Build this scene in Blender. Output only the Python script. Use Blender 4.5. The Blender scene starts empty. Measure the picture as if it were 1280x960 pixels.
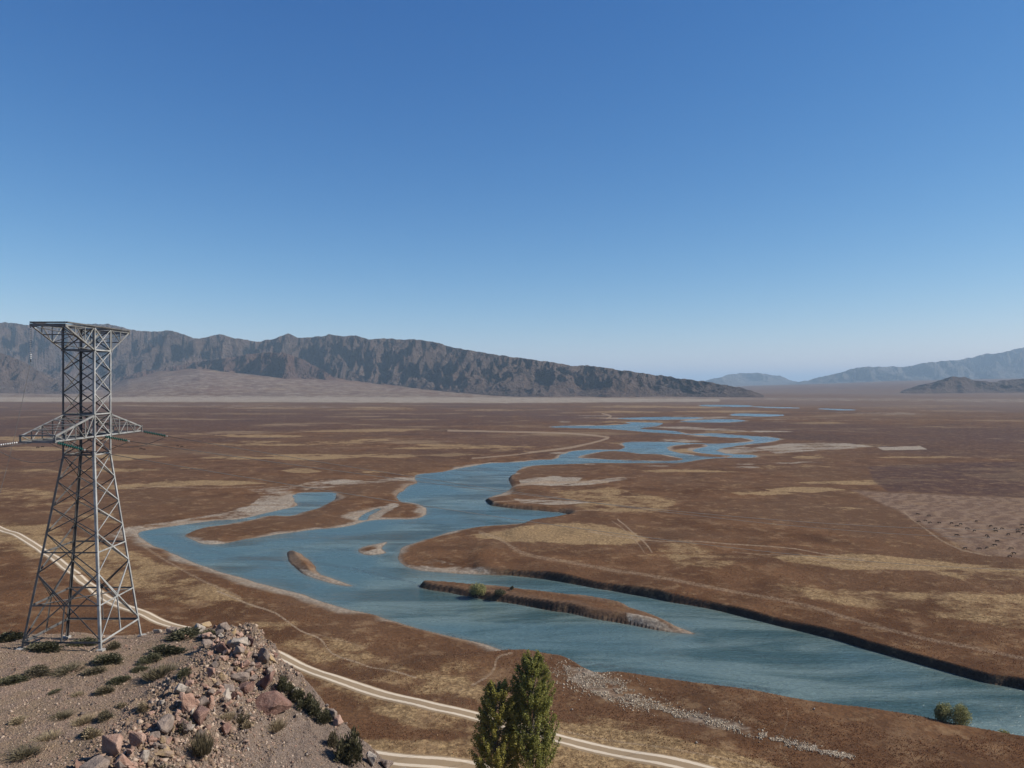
import bpy, bmesh, math, random
import numpy as np
from mathutils import Vector, Matrix

R = math.radians
rng = np.random.default_rng(7)
random.seed(7)
scene = bpy.context.scene
COL = scene.collection

# ------------------------------------------------------------------ camera, sky, sun, exposure
CAMZ = 62.0                     # eye above the river surface (z = 0)
FPX = 950.0                     # focal length in pixels of a 1280 px wide frame
cam_d = bpy.data.cameras.new('camera')
cam_d.sensor_width = 36.0
cam_d.lens = 36.0 * FPX / 1280.0
cam_d.clip_start = 0.5
cam_d.clip_end = 150000.0
cam = bpy.data.objects.new('camera', cam_d)
cam.location = (0, 0, CAMZ)
cam.rotation_euler = (R(90), 0, 0)
COL.objects.link(cam)
scene.camera = cam

SUN_AZ = 90.0                   # degrees to the right of the view direction (+Y)
SUN_EL = 38.0
SUN_E = 4.9
SKY_S = 0.11
world = bpy.data.worlds.new('World')
scene.world = world
world.use_nodes = True
wn = world.node_tree.nodes
bg = wn.get('Background') or wn.new('ShaderNodeBackground')
sky = wn.new('ShaderNodeTexSky')
sky.sky_type = 'NISHITA'
sky.sun_disc = False
sky.sun_elevation = R(SUN_EL)
sky.sun_rotation = R(SUN_AZ)
sky.altitude = 1600
sky.air_density = 1.0
sky.dust_density = 0.3
sky.ozone_density = 2.5
# a clear, deep blue high-altitude sky: steeper contrast between horizon and zenith
_l = world.node_tree.links
v1 = wn.new('ShaderNodeVectorMath'); v1.operation = 'SCALE'; v1.inputs['Scale'].default_value = SKY_S
sp_ = wn.new('ShaderNodeSeparateColor'); cb_ = wn.new('ShaderNodeCombineColor')
_l.new(sky.outputs[0], v1.inputs[0]); _l.new(v1.outputs[0], sp_.inputs[0])
for ch, (g_, k_) in enumerate(((1.72, 1.15), (1.15, 0.735), (0.76, 0.68))):
    pw = wn.new('ShaderNodeMath'); pw.operation = 'POWER'; pw.inputs[1].default_value = g_
    ml = wn.new('ShaderNodeMath'); ml.operation = 'MULTIPLY'; ml.inputs[1].default_value = k_ / SKY_S
    _l.new(sp_.outputs[ch], pw.inputs[0]); _l.new(pw.outputs[0], ml.inputs[0]); _l.new(ml.outputs[0], cb_.inputs[ch])
_l.new(cb_.outputs[0], bg.inputs[0])
bg.inputs[1].default_value = SKY_S

sd = bpy.data.lights.new('sun', 'SUN')
sd.energy = SUN_E
sd.angle = R(0.5)
sd.color = (1.0, 0.95, 0.87)
sun = bpy.data.objects.new('sun', sd)
svec = Vector((math.sin(R(SUN_AZ)) * math.cos(R(SUN_EL)), math.cos(R(SUN_AZ)) * math.cos(R(SUN_EL)), math.sin(R(SUN_EL))))
sun.rotation_euler = (-svec).to_track_quat('-Z', 'Y').to_euler()
sun.location = (60, 20, 120)
COL.objects.link(sun)

scene.view_settings.view_transform = 'Standard'
scene.view_settings.look = 'None'
scene.view_settings.gamma = 1.0
scene.view_settings.use_curve_mapping = False
scene.view_settings.exposure = 0.45
scene.render.engine = 'CYCLES'
scene.cycles.max_bounces = 6
scene.cycles.volume_bounces = 0
scene.cycles.transparent_max_bounces = 8
scene.cycles.use_denoising = True
try:
    scene.cycles.denoiser = 'OPENIMAGEDENOISE'
    scene.cycles.denoising_input_passes = 'RGB_ALBEDO_NORMAL'
except Exception:
    pass

# ------------------------------------------------------------------ helpers
def tag(o, label=None, cat=None, group=None, kind=None):
    if label: o['label'] = label
    if cat: o['category'] = cat
    if group: o['group'] = group
    if kind: o['kind'] = kind
    return o

def link(name, me, mat=None, parent=None):
    o = bpy.data.objects.new(name, me)
    COL.objects.link(o)
    if mat is not None and me is not None and not me.materials:
        me.materials.append(mat)
    if parent is not None:
        o.parent = parent
    return o

def empty(name, loc, rz=0.0):
    o = bpy.data.objects.new(name, None)
    o.empty_display_size = 0.5
    o.location = loc
    o.rotation_euler = (0, 0, rz)
    COL.objects.link(o)
    return o

def fast_mesh(name, verts, faces, smooth=True):
    verts = np.asarray(verts, dtype=np.float32)
    faces = np.asarray(faces, dtype=np.int32)
    k = faces.shape[1]
    me = bpy.data.meshes.new(name)
    me.vertices.add(len(verts))
    me.vertices.foreach_set('co', verts.ravel())
    me.loops.add(faces.size)
    me.loops.foreach_set('vertex_index', faces.ravel())
    me.polygons.add(len(faces))
    me.polygons.foreach_set('loop_start', np.arange(0, faces.size, k, dtype=np.int32))
    me.polygons.foreach_set('loop_total', np.full(len(faces), k, dtype=np.int32))
    if smooth:
        me.polygons.foreach_set('use_smooth', np.ones(len(faces), dtype=bool))
    me.update(calc_edges=True)
    me.validate()
    return me

def attr(me, name, arr):
    a = me.attributes.new(name, 'FLOAT', 'POINT')
    a.data.foreach_set('value', np.asarray(arr, dtype=np.float32).ravel())

def grid_faces(nr, nc, wrap=False):
    i = np.arange(nr - 1)[:, None]
    j = np.arange(nc if wrap else nc - 1)[None, :]
    a = i * nc + j
    jn = (j + 1) % nc
    b = i * nc + jn
    return np.stack([a, b, b + nc, a + nc], -1).reshape(-1, 4)

def h2(ix, iy, seed):
    n = (ix.astype(np.int64) * 374761393 + iy.astype(np.int64) * 668265263 + seed * 974634777) & 0xffffffff
    n = ((n ^ (n >> 13)) * 1274126177) & 0xffffffff
    n = (n ^ (n >> 16)) & 0xffffffff
    return n.astype(np.float64) / 4294967295.0

def vnoise(x, y, seed=0):
    x = np.asarray(x, dtype=np.float64); y = np.asarray(y, dtype=np.float64)
    ix = np.floor(x); iy = np.floor(y)
    fx = x - ix; fy = y - iy
    ux = fx * fx * fx * (fx * (fx * 6 - 15) + 10); uy = fy * fy * fy * (fy * (fy * 6 - 15) + 10)
    a = h2(ix, iy, seed); b = h2(ix + 1, iy, seed); c = h2(ix, iy + 1, seed); d = h2(ix + 1, iy + 1, seed)
    return (a * (1 - ux) + b * ux) * (1 - uy) + (c * (1 - ux) + d * ux) * uy

def fbm(x, y, oct=4, seed=0, gain=0.5):
    s = 0; a = 1.0; t = 0
    for k in range(oct):
        s = s + a * (vnoise(x, y, seed + k * 17) - 0.5); t += a
        a *= gain
        x, y = 1.6 * x + 1.2 * y + 3.1, -1.2 * x + 1.6 * y + 7.7
    return s / t * 2

def ridged(x, y, oct=5, seed=0, gain=0.5):
    s = 0; a = 1.0; t = 0; w = 1.0
    for k in range(oct):
        n = 1 - np.abs(2 * vnoise(x, y, seed + k * 31) - 1)
        n = n * n
        s = s + a * n * w; t += a
        w = np.clip(n * 1.6, 0, 1)
        a *= gain
        x, y = 1.6 * x + 1.2 * y + 5.1, -1.2 * x + 1.6 * y + 1.7
    return s / t

def sstep(a, b, x):
    t = np.clip((x - a) / (b - a), 0, 1)
    return t * t * (3 - 2 * t)

def g2w(px, py, h):
    """a point of the photograph lying h metres below the eye -> world x, y"""
    v = (np.asarray(py, float) - 480.0)
    D = FPX * h / v
    return (np.asarray(px, float) - 640.0) / FPX * D, D

def catmull(P, n=3, closed=True):
    P = np.asarray(P, float)
    m = len(P); out = []
    rngi = range(m) if closed else range(m - 1)
    for i in rngi:
        if closed:
            p0, p1, p2, p3 = P[i - 1], P[i], P[(i + 1) % m], P[(i + 2) % m]
        else:
            p0, p1, p2, p3 = P[max(i - 1, 0)], P[i], P[i + 1], P[min(i + 2, m - 1)]
        for k in range(n):
            t = k / n
            out.append(0.5 * ((2 * p1) + (-p0 + p2) * t + (2 * p0 - 5 * p1 + 4 * p2 - p3) * t * t + (-p0 + 3 * p1 - 3 * p2 + p3) * t ** 3))
    if not closed: out.append(P[-1])
    return np.array(out)

def seg_dist(x, y, P, closed, limit=None):
    """distance from points to a polyline, and the inside test when closed"""
    x = x.astype(np.float32); y = y.astype(np.float32)
    d2 = np.full(x.shape, 1e12, np.float32)
    ins = np.zeros(x.shape, bool)
    m = len(P)
    for i in range(m if closed else m - 1):
        ax, ay = P[i]; bx, by = P[(i + 1) % m]
        dx, dy = bx - ax, by - ay
        L = dx * dx + dy * dy + 1e-9
        t = np.clip(((x - ax) * dx + (y - ay) * dy) / L, 0, 1)
        ex = x - ax - t * dx; ey = y - ay - t * dy
        np.minimum(d2, ex * ex + ey * ey, out=d2)
        if closed and ay != by:
            c = ((ay > y) != (by > y))
            if c.any():
                ins ^= c & (x < (bx - ax) * (y - ay) / (by - ay) + ax)
    return np.sqrt(d2), ins

# ---- node helpers
class NT:
    def __init__(s, name, rough=0.9, spec=0.2):
        s.m = bpy.data.materials.new(name); s.m.use_nodes = True
        s.t = s.m.node_tree; s.n = s.t.nodes; s.l = s.t.links
        s.b = s.n.get('Principled BSDF')
        s.b.inputs['Roughness'].default_value = rough
        s.b.inputs['Specular IOR Level'].default_value = spec
    def put(s, sock, v):
        if hasattr(v, 'links') or isinstance(v, bpy.types.NodeSocket): s.l.new(v, sock)
        else:
            if isinstance(v, (tuple, list)) and len(v) == 3 and sock.type == 'RGBA': v = (*v, 1)
            sock.default_value = v
    def pos(s):
        return s.n.new('ShaderNodeNewGeometry').outputs['Position']
    def obj(s):
        return s.n.new('ShaderNodeTexCoord').outputs['Object']
    def mapping(s, vec, scale=(1, 1, 1), rot=(0, 0, 0), loc=(0, 0, 0)):
        m = s.n.new('ShaderNodeMapping'); s.l.new(vec, m.inputs[0])
        m.inputs['Scale'].default_value = scale; m.inputs['Rotation'].default_value = rot; m.inputs['Location'].default_value = loc
        return m.outputs[0]
    def noise(s, vec, scale, detail=4, rough=0.55, dist=0.0):
        n = s.n.new('ShaderNodeTexNoise'); s.l.new(vec, n.inputs['Vector'])
        n.inputs['Scale'].default_value = scale; n.inputs['Detail'].default_value = detail
        n.inputs['Roughness'].default_value = rough; n.inputs['Distortion'].default_value = dist
        return n.outputs['Fac']
    def voro(s, vec, scale, out='Distance', feat='F1'):
        n = s.n.new('ShaderNodeTexVoronoi'); s.l.new(vec, n.inputs['Vector']); n.feature = feat
        n.inputs['Scale'].default_value = scale
        return n.outputs[out]
    def math(s, op, a, b=0.0, clamp=False):
        n = s.n.new('ShaderNodeMath'); n.operation = op; n.use_clamp = clamp
        s.put(n.inputs[0], a); s.put(n.inputs[1], b)
        return n.outputs[0]
    def ramp(s, v, a, b, c=0.0, d=1.0, smooth=True):
        n = s.n.new('ShaderNodeMapRange'); n.interpolation_type = 'SMOOTHSTEP' if smooth else 'LINEAR'
        s.put(n.inputs['Value'], v)
        for k, x in zip(('From Min', 'From Max', 'To Min', 'To Max'), (a, b, c, d)): n.inputs[k].default_value = x
        return n.outputs['Result']
    def mix(s, f, a, b, mode='MIX'):
        n = s.n.new('ShaderNodeMix'); n.data_type = 'RGBA'; n.blend_type = mode
        s.put(n.inputs[0], f); s.put(n.inputs[6], a); s.put(n.inputs[7], b)
        return n.outputs[2]
    def attr(s, name):
        n = s.n.new('ShaderNodeAttribute'); n.attribute_name = name
        return n.outputs['Fac']
    def color(s, v): s.put(s.b.inputs['Base Color'], v)
    def bump(s, hgt, strength=0.5, dist=0.1):
        n = s.n.new('ShaderNodeBump'); n.inputs['Strength'].default_value = strength; n.inputs['Distance'].default_value = dist
        s.l.new(hgt, n.inputs['Height']); s.l.new(n.outputs[0], s.b.inputs['Normal'])

#==SPLIT-MATERIALS==
# ------------------------------------------------------------------ ground material
def ground_material():
    k = NT('steppe_ground', 0.95, 0.05)
    p = k.pos()
    n_tiny = k.noise(p, 1.1, 4, 0.7)
    n_small = k.noise(p, 0.22, 5, 0.65)
    n_mid = k.noise(p, 0.045, 5, 0.6, 0.4)
    n_big = k.noise(p, 0.009, 4, 0.6, 0.6)
    n_huge = k.noise(k.mapping(p, (1, 0.55, 1)), 0.0016, 5, 0.6, 0.3)
    # brown scrub: rust and umber
    c = k.mix(k.ramp(n_mid, 0.35, 0.65), (0.084, 0.038, 0.016), (0.158, 0.078, 0.035))
    c = k.mix(k.ramp(n_big, 0.38, 0.68), c, (0.120, 0.064, 0.033))
    c = k.mix(k.math('MULTIPLY', k.ramp(n_huge, 0.42, 0.66), k.attr('far')), c, (0.085, 0.048, 0.038))
    # tan grass
    tan = k.mix(k.ramp(n_tiny, 0.3, 0.7), (0.235, 0.152, 0.072), (0.37, 0.25, 0.125))
    tm = k.math('ADD', k.attr('tan'), k.math('MULTIPLY', k.math('SUBTRACT', n_small, 0.5), 1.3))
    tm = k.math('ADD', tm, k.math('MULTIPLY', k.math('SUBTRACT', n_mid, 0.5), 2.0))
    c = k.mix(k.ramp(tm, 0.30, 0.80, 0, 0.92), c, tan)
    # ploughed / dark field and mown field
    c = k.mix(k.attr('dark'), c, (0.062, 0.034, 0.030))
    wv = k.n.new('ShaderNodeTexWave'); wv.bands_direction = 'X'
    k.l.new(k.mapping(p, (1, 1, 1), (0, 0, R(41))), wv.inputs['Vector'])
    wv.inputs['Scale'].default_value = 0.045; wv.inputs['Distortion'].default_value = 9.0; wv.inputs['Detail'].default_value = 3.0; wv.inputs['Detail Scale'].default_value = 2.0
    fld = k.mix(k.ramp(wv.outputs['Fac'], 0.0, 1.0, 0.1, 0.8), (0.145, 0.09, 0.06), (0.27, 0.185, 0.125))
    fld = k.mix(k.ramp(n_mid, 0.35, 0.7, 0, 0.5), fld, (0.15, 0.09, 0.06))
    c = k.mix(k.attr('field'), c, fld)
    fc = k.mix(k.ramp(n_big, 0.35, 0.65), (0.098, 0.050, 0.032), (0.140, 0.076, 0.050))
    c = k.mix(k.attr('fan'), c, fc)
    # streaks of dry grass and salt on the far flats
    st = k.noise(k.mapping(p, (0.55, 1.0, 1)), 0.0085, 6, 0.68, 0.3)
    c = k.mix(k.math('MULTIPLY', k.ramp(st, 0.54, 0.66, 0, 0.8), k.attr('far')), c, (0.26, 0.18, 0.105))
    c = k.mix(k.math('MULTIPLY', k.ramp(st, 0.46, 0.36, 0, 0.65), k.attr('far')), c, (0.060, 0.033, 0.026))
    c = k.mix(k.math('MULTIPLY', k.math('MULTIPLY', k.attr('vfar'), k.math('SUBTRACT', 1.0, k.attr('fan'))), k.ramp(n_huge, 0.3, 0.6, 0.25, 0.75)), c, (0.165, 0.118, 0.092))
    # pale gravel, silt
    gr = k.mix(n_tiny, (0.22, 0.18, 0.135), (0.46, 0.39, 0.30))
    n_e = k.noise(k.mapping(p, (0.6, 1.0, 1)), 0.03, 6, 0.7, 0.3)
    pm = k.math('ADD', k.attr('pale'), k.math('MULTIPLY', k.math('SUBTRACT', n_small, 0.5), 1.2))
    pm = k.math('ADD', pm, k.math('MULTIPLY', k.math('SUBTRACT', n_e, 0.5), 2.6))
    pm = k.math('MULTIPLY', pm, k.ramp(k.attr('pale'), 0.02, 0.25))
    c = k.mix(k.ramp(pm, 0.38, 0.85, 0, 0.95), c, gr)
    # beaches
    shore = k.attr('shore')
    bw = k.math('ADD', shore, k.math('MULTIPLY', k.math('SUBTRACT', n_mid, 0.5), 12.0))
    bw = k.math('ADD', bw, k.math('MULTIPLY', k.math('SUBTRACT', k.noise(p, 0.02, 3, 0.5), 0.5), 22.0))
    bw = k.math('ADD', bw, k.math('MULTIPLY', k.math('SUBTRACT', n_small, 0.5), 4.0))
    bm = k.math('MULTIPLY', k.ramp(bw, 4.5, 0.5), k.math('SUBTRACT', 1.0, k.attr('cut'), True))
    bcol = k.mix(n_small, (0.19, 0.15, 0.11), (0.40, 0.33, 0.25))
    c = k.mix(bm, c, bcol)
    c = k.mix(k.ramp(shore, 0.8, 0.0, 0, 0.6), c, (0.06, 0.05, 0.04))
    # steep bank faces: mixed to a darker brown
    geo = k.n.new('ShaderNodeNewGeometry')
    sx = k.n.new('ShaderNodeSeparateXYZ'); k.l.new(geo.outputs['True Normal'], sx.inputs[0])
    c = k.mix(k.ramp(sx.outputs['Z'], 0.80, 0.62), c, k.mix(n_small, (0.030, 0.022, 0.018), (0.075, 0.052, 0.038)))
    # trails
    tr = k.math('ADD', k.attr('trail'), k.math('MULTIPLY', k.math('SUBTRACT', n_tiny, 0.5), 0.5))
    c = k.mix(k.ramp(tr, 0.30, 0.75, 0, 0.75), c, (0.34, 0.25, 0.165))
    # clumpy darkness of scrub itself (plants and litter)
    c = k.mix(k.ramp(n_tiny, 0.38, 0.68, 0.5, 0.0), c, (0.045, 0.024, 0.015))
    c = k.mix(k.ramp(n_small, 0.54, 0.70, 0, 0.5), c, (0.235, 0.15, 0.08))
    c = k.mix(k.ramp(k.noise(p, 0.10, 6, 0.75), 0.52, 0.66, 0, 0.45), c, (0.21, 0.13, 0.07))
    k.color(c)
    hh = k.math('ADD', n_tiny, k.math('MULTIPLY', n_small, 2.0))
    k.bump(hh, 0.6, 0.35)
    return k.m

def hill_material():
    k = NT('stony_hillside', 0.95, 0.1)
    p = k.pos()
    a = k.noise(p, 0.35, 5, 0.6); b = k.noise(p, 3.0, 5, 0.7); d = k.noise(p, 14.0, 3, 0.7)
    c = k.mix(k.ramp(a, 0.35, 0.65), (0.245, 0.168, 0.105), (0.265, 0.180, 0.130))
    c = k.mix(k.attr('slope'), c, k.mix(a, (0.16, 0.115, 0.085), (0.215, 0.16, 0.125)))
    c = k.mix(k.ramp(b, 0.52, 0.72, 0, 0.6), c, (0.105, 0.075, 0.045))
    c = k.mix(k.ramp(d, 0.54, 0.66, 0, 0.7), c, (0.42, 0.33, 0.26))
    c = k.mix(k.ramp(d, 0.46, 0.34, 0, 0.7), c, (0.07, 0.048, 0.034))
    c = k.mix(k.math('MULTIPLY', k.ramp(k.noise(p, 0.8, 5, 0.7), 0.56, 0.7, 0, 0.55), k.math('SUBTRACT', 1.0, k.attr('slope'))), c, (0.10, 0.085, 0.045))
    v = k.voro(p, 7.0)
    k.color(c)
    hh = k.math('ADD', k.math('MULTIPLY', b, 1.5), k.math('SUBTRACT', k.math('MULTIPLY', d, 0.6), k.math('MULTIPLY', v, 0.5)))
    k.bump(hh, 0.9, 0.22)
    return k.m

def mountain_material(name, c1, c2, c3):
    k = NT(name, 0.95, 0.05)
    p = k.pos()
    a = k.noise(p, 0.0016, 5, 0.6, 0.5); b = k.noise(p, 0.012, 6, 0.7); d = k.noise(p, 0.05, 4, 0.7)
    c = k.mix(k.ramp(a, 0.38, 0.62), c1, c2)
    c = k.mix(k.ramp(b, 0.45, 0.75, 0, 0.75), c, c3)
    c = k.mix(k.ramp(d, 0.3, 0.7, 0.25, 0.0), c, (0.02, 0.016, 0.014))
    k.color(c)
    k.bump(k.math('ADD', k.math('MULTIPLY', b, 2.0), d), 1.0, 30.0)
    return k.m

def water_material():
    k = NT('silty_river_water', 0.08, 0.5)
    k.b.inputs['IOR'].default_value = 1.33
    p = k.pos()
    fl = k.mapping(p, (0.35, 1.6, 1), (0, 0, R(42)))
    s1 = k.noise(fl, 0.05, 5, 0.6, 0.8)
    s2 = k.noise(p, 0.012, 3, 0.5, 1.0)
    shore = k.attr('shore')
    c = k.mix(k.ramp(s1, 0.40, 0.60), (0.042, 0.076, 0.072), (0.118, 0.160, 0.144))
    c = k.mix(k.ramp(s2, 0.42, 0.62), c, (0.068, 0.118, 0.124))
    c = k.mix(k.ramp(shore, -3.0, 0.5, 0, 0.5), c, (0.14, 0.15, 0.12))
    c = k.mix(k.math('MULTIPLY', k.ramp(k.attr('riffle'), 0.3, 0.9, 0, 0.6), k.ramp(k.noise(p, 0.8, 3, 0.7), 0.4, 0.6)), c, (0.045, 0.055, 0.05))
    k.color(c)
    r1 = k.noise(k.mapping(p, (0.6, 1.3, 1), (0, 0, R(20))), 0.9, 4, 0.65, 0.5)
    r2 = k.noise(fl, 0.25, 4, 0.6, 0.6)
    hh = k.math('ADD', r1, k.math('MULTIPLY', r2, 1.4))
    k.put(k.b.inputs['Roughness'], k.ramp(k.math('ADD', k.math('MULTIPLY', s1, 0.6), k.math('MULTIPLY', s2, 0.4)), 0.42, 0.6, 0.05, 0.34))
    k.bump(hh, 0.7, 0.6)
    return k.m

def simple(name, col, rough=0.8, spec=0.2, metal=0.0, var=0.25, scale=2.0, bump=0.0):
    k = NT(name, rough, spec)
    k.b.inputs['Metallic'].default_value = metal
    n = k.noise(k.pos(), scale, 5, 0.65)
    lo = tuple(x * (1 - var) for x in col); hi = tuple(min(1, x * (1 + var)) for x in col)
    k.color(k.mix(k.ramp(n, 0.3, 0.7), lo, hi))
    if bump: k.bump(n, bump, 0.05)
    return k.m

def rock_material(name, c1, c2):
    k = NT(name, 0.9, 0.15)
    p = k.pos()
    a = k.noise(p, 1.3, 4, 0.6); b = k.noise(p, 9.0, 5, 0.7)
    c = k.mix(k.ramp(a, 0.38, 0.62), c1, c2)
    c = k.mix(k.ramp(b, 0.55, 0.72, 0, 0.6), c, (0.44, 0.34, 0.27))
    c = k.mix(k.ramp(b, 0.45, 0.3, 0, 0.6), c, (0.09, 0.06, 0.045))
    k.color(c)
    k.bump(k.math('ADD', b, k.math('MULTIPLY', k.voro(p, 2.5), 0.8)), 0.8, 0.12)
    return k.m

def leaf_material(name, c1, c2, trans=0.25, scale=1.5):
    k = NT(name, 0.6, 0.25)
    n = k.noise(k.pos(), scale, 3, 0.6)
    rnd = k.n.new('ShaderNodeNewGeometry').outputs['Random Per Island']
    c = k.mix(k.ramp(n, 0.3, 0.7), c1, c2)
    c = k.mix(k.ramp(rnd, 0.0, 1.0, 0.0, 0.5, False), c, tuple(x * 1.5 for x in c2))
    k.color(c)
    tr = k.n.new('ShaderNodeBsdfTranslucent'); k.l.new(c, tr.inputs[0])
    mx = k.n.new('ShaderNodeMixShader'); mx.inputs[0].default_value = trans
    k.l.new(k.b.outputs[0], mx.inputs[1]); k.l.new(tr.outputs[0], mx.inputs[2])
    k.l.new(mx.outputs[0], k.n['Material Output'].inputs['Surface'])
    return k.m

M_GROUND = ground_material()
M_HILL = hill_material()
M_MTN = mountain_material('dark_rock_range', (0.078, 0.056, 0.048), (0.110, 0.074, 0.058), (0.19, 0.14, 0.11))
M_MTN_RED = mountain_material('reddish_rock_ridge', (0.085, 0.052, 0.042), (0.125, 0.070, 0.052), (0.14, 0.095, 0.075))
M_MTN_FAR = mountain_material('far_rock_range', (0.075, 0.065, 0.062), (0.11, 0.095, 0.085), (0.15, 0.13, 0.11))
M_WATER = water_material()
M_STEEL_LIT = simple('galvanised_steel_lit', (0.32, 0.315, 0.295), 0.6, 0.35, 0.2, 0.28, 1.2)  # galvanised steel, lighter copy for the pylon's sunlit side
M_STEEL_SHADE = simple('steel_shaded_tone', (0.105, 0.10, 0.093), 0.65, 0.3, 0.15, 0.3, 1.2)  # same steel, with the shade of the backlit sides put into its colour
M_ARM = simple('dull_crossarm_steel', (0.19, 0.185, 0.172), 0.62, 0.3, 0.2, 0.3, 1.2)
M_GLASS = simple('green_insulator_glass', (0.012, 0.085, 0.065), 0.2, 0.6, 0, 0.2, 3.0)
M_PORC = simple('white_insulator_porcelain', (0.45, 0.45, 0.43), 0.3, 0.5, 0, 0.1, 3.0)
M_WIRE = simple('dull_aluminium_wire', (0.10, 0.095, 0.09), 0.6, 0.3, 0.2, 0.1, 1.0)
M_ROCK = [rock_material('pink_granite', (0.30, 0.175, 0.125), (0.36, 0.235, 0.175)),
          rock_material('grey_rock', (0.17, 0.13, 0.105), (0.25, 0.19, 0.15)),
          rock_material('ochre_rock', (0.33, 0.23, 0.12), (0.30, 0.21, 0.15)),
          rock_material('dark_red_rock', (0.15, 0.080, 0.060), (0.21, 0.125, 0.095)),
          rock_material('pale_stone', (0.30, 0.25, 0.20), (0.37, 0.31, 0.25))]
M_LEAF_POP = leaf_material('poplar_leaves', (0.10, 0.12, 0.026), (0.25, 0.235, 0.06), 0.42, 0.9)
M_LEAF_POP2 = leaf_material('poplar_leaves_yellowing', (0.155, 0.155, 0.032), (0.34, 0.29, 0.07), 0.42, 0.9)
M_LEAF_WIL = leaf_material('willow_leaves', (0.13, 0.135, 0.055), (0.27, 0.25, 0.10), 0.3, 0.6)
M_SHRUB_G = leaf_material('dark_green_shrub', (0.050, 0.050, 0.025), (0.095, 0.085, 0.044), 0.15, 1.2)
M_SHRUB_D = leaf_material('dry_olive_shrub', (0.075, 0.062, 0.036), (0.125, 0.10, 0.058), 0.15, 1.2)
M_SHRUB_T = leaf_material('dry_straw_tuft', (0.17, 0.125, 0.07), (0.26, 0.20, 0.12), 0.15, 1.2)
M_BARK = simple('grey_bark', (0.20, 0.165, 0.125), 0.9, 0.1, 0, 0.3, 3.0, 0.5)
M_COW = simple('dark_cattle_hide', (0.028, 0.018, 0.013), 0.8, 0.1, 0, 0.3, 1.0)

#==SPLIT-TERRAIN==
# ------------------------------------------------------------------ river outline, traced as a map
NEAR = [(1420,940),(1280,914),(1218,903),(1166,895),(1080,883),(1012,872.5),(943,860.5),(840,845),(772,836),(740,837)]
RIVER = [(710,832),(680,826),(642,817),(610,806),(560,795),(510,781),(470,769),(425,758),(379,744),(335,732),(291,719),(247.5,705),(222.5,694),
 (197.5,683),(175.6,671),(177,665),(194,661.5),(222,657),(269,651),(300,649),(322,644),(347,638),(372,632),(368,624),(368,618),(379,615.6),(416,615.6),
 (421,619),(415,627),(397,635),(379,640.6),(360,645),(335,645),(310,650.6),(285,655),(254,660),(232,668),(238,674),(254,680),(279,680),(307,674),
 (347.5,668),(385,663),(419,660),(441,656),(466,650.6),(488,649),(516,648.5),(533,643),(532,635),(519,629),(500.6,627),(497.5,619),(504,614),(510,607),
 (519,604),(522.5,596),(524,593),(553,590),(590,583),(614,579),(642.5,578),(674.5,575),(694,574),(704,568.5),(720,563.7),(746,562.4),(767,562.4),(781,560.6),
 (779,554.5),(789,552.6),(826,552.3),(866,554),(905.6,554.4),(940,552),(935,547.8),(905.6,546.5),(874,543.8),(842,542),(810,540),(759.5,536),(720,535),
 (688,534),(706,532.4),(754,532),(789,529.7),(783,528),(826,528.7),(820.6,532.4),(799,536),(842,538.8),(858,542.5),(871,542.5),(895,542),(932,544.6),
 (958.7,546.5),(976,549),(959,552.6),(940,554.5),(921.5,557),(900,561),(895,563.7),(908,567),(945.5,569.6),(937.5,572),(905.6,572),(879,574),(852.5,578),
 (812.6,579),(759.5,578.4),(720,579.7),(674.5,581),(656,583.7),(652,586),(638.4,595.5),(640.5,607.7),(630,616),(614,620.7),(608,626.8),(618,632),
 (650.6,636),(683,639),(705.5,641),(707.5,645.4),(683,651),(642.5,655),(602,658),(569,663),(537,672.7),(516.6,678.8),(504,685),(499,693),(499.7,702.7),
 (513,711),(562,716),(611,719),(637.5,719),(683,724),(742.5,734),(775,740),(840,752),(909,766),(977.5,783),(1046,800),(1098,816),(1142.5,828),(1184,840),
 (1235,853.6),(1280,862),(1420,900)]
ISLANDS = [
 [(447.5,686.6),(460,682),(485,677),(479,685),(482,691),(460,694),(449,691)],
 [(360,689.7),(375.6,693),(391,704),(402,718),(440,732),(422.5,732),(391,722.5),(372.5,711.6),(360,700.6)],
 [(527.6,731),(562,733),(627.6,739),(709.7,748),(775,757),(796.6,765),(824.5,775),(870.4,792),(834,789.6),(775,778),(742.5,773),(709.7,765.6),(660.5,758),(611,750),(562,741),(529,735)],
 [(722,571.7),(746,565),(773,563.7),(799,567),(826,567.7),(852.5,573),(847,575.7),(799,576),(746,573.8)],
 [(832.6,559.8),(844.5,556),(879,555),(884,558),(866,562.4),(879,566.4),(916,569.6),(905.6,571.5),(871,569.6),(842,565)],
]
SLIVERS = [[(850,527),(900,524),(932,526),(900,528)],[(940,508.3),(975,508.9),(1000,510.0),(965,509.9)],[(1020,510.6),(1070,512.2),(1050,512.8)],
 [(925,517),(980,518.6),(960,520.5),(915,519.4)],[(880,506),(935,506.6),(935,508.5),(880,507.8)],[(770,523),(830,521.3),(880,522.3),(830,524.7)],
 
 [(448,649.5),(455,643),(470,636),(476,637),(462,644),(458,650)]]
HG = 60.0
def outline(P, n=3, h=CAMZ):
    P = catmull(P, n, True)
    x, y = g2w(P[:, 0], P[:, 1], h)
    return np.stack([x, y], 1)
_near = g2w([p[0] for p in NEAR], [p[1] for p in NEAR], 59.9)
_rest = g2w([p[0] for p in RIVER], [p[1] for p in RIVER], CAMZ)
_all = np.stack([np.concatenate([_near[0], _rest[0]]), np.concatenate([_near[1], _rest[1]])], 1)
RIV_W = catmull(_all, 3, True)
def wob(P, a=0.9):
    s = P[:, 1] / 200.0
    return P + np.stack([fbm(P[:, 0] / 9, P[:, 1] / 9, 3, 3), fbm(P[:, 0] / 9, P[:, 1] / 9, 3, 9)], 1) * a * np.clip(s, .5, 3)[:, None]
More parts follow.
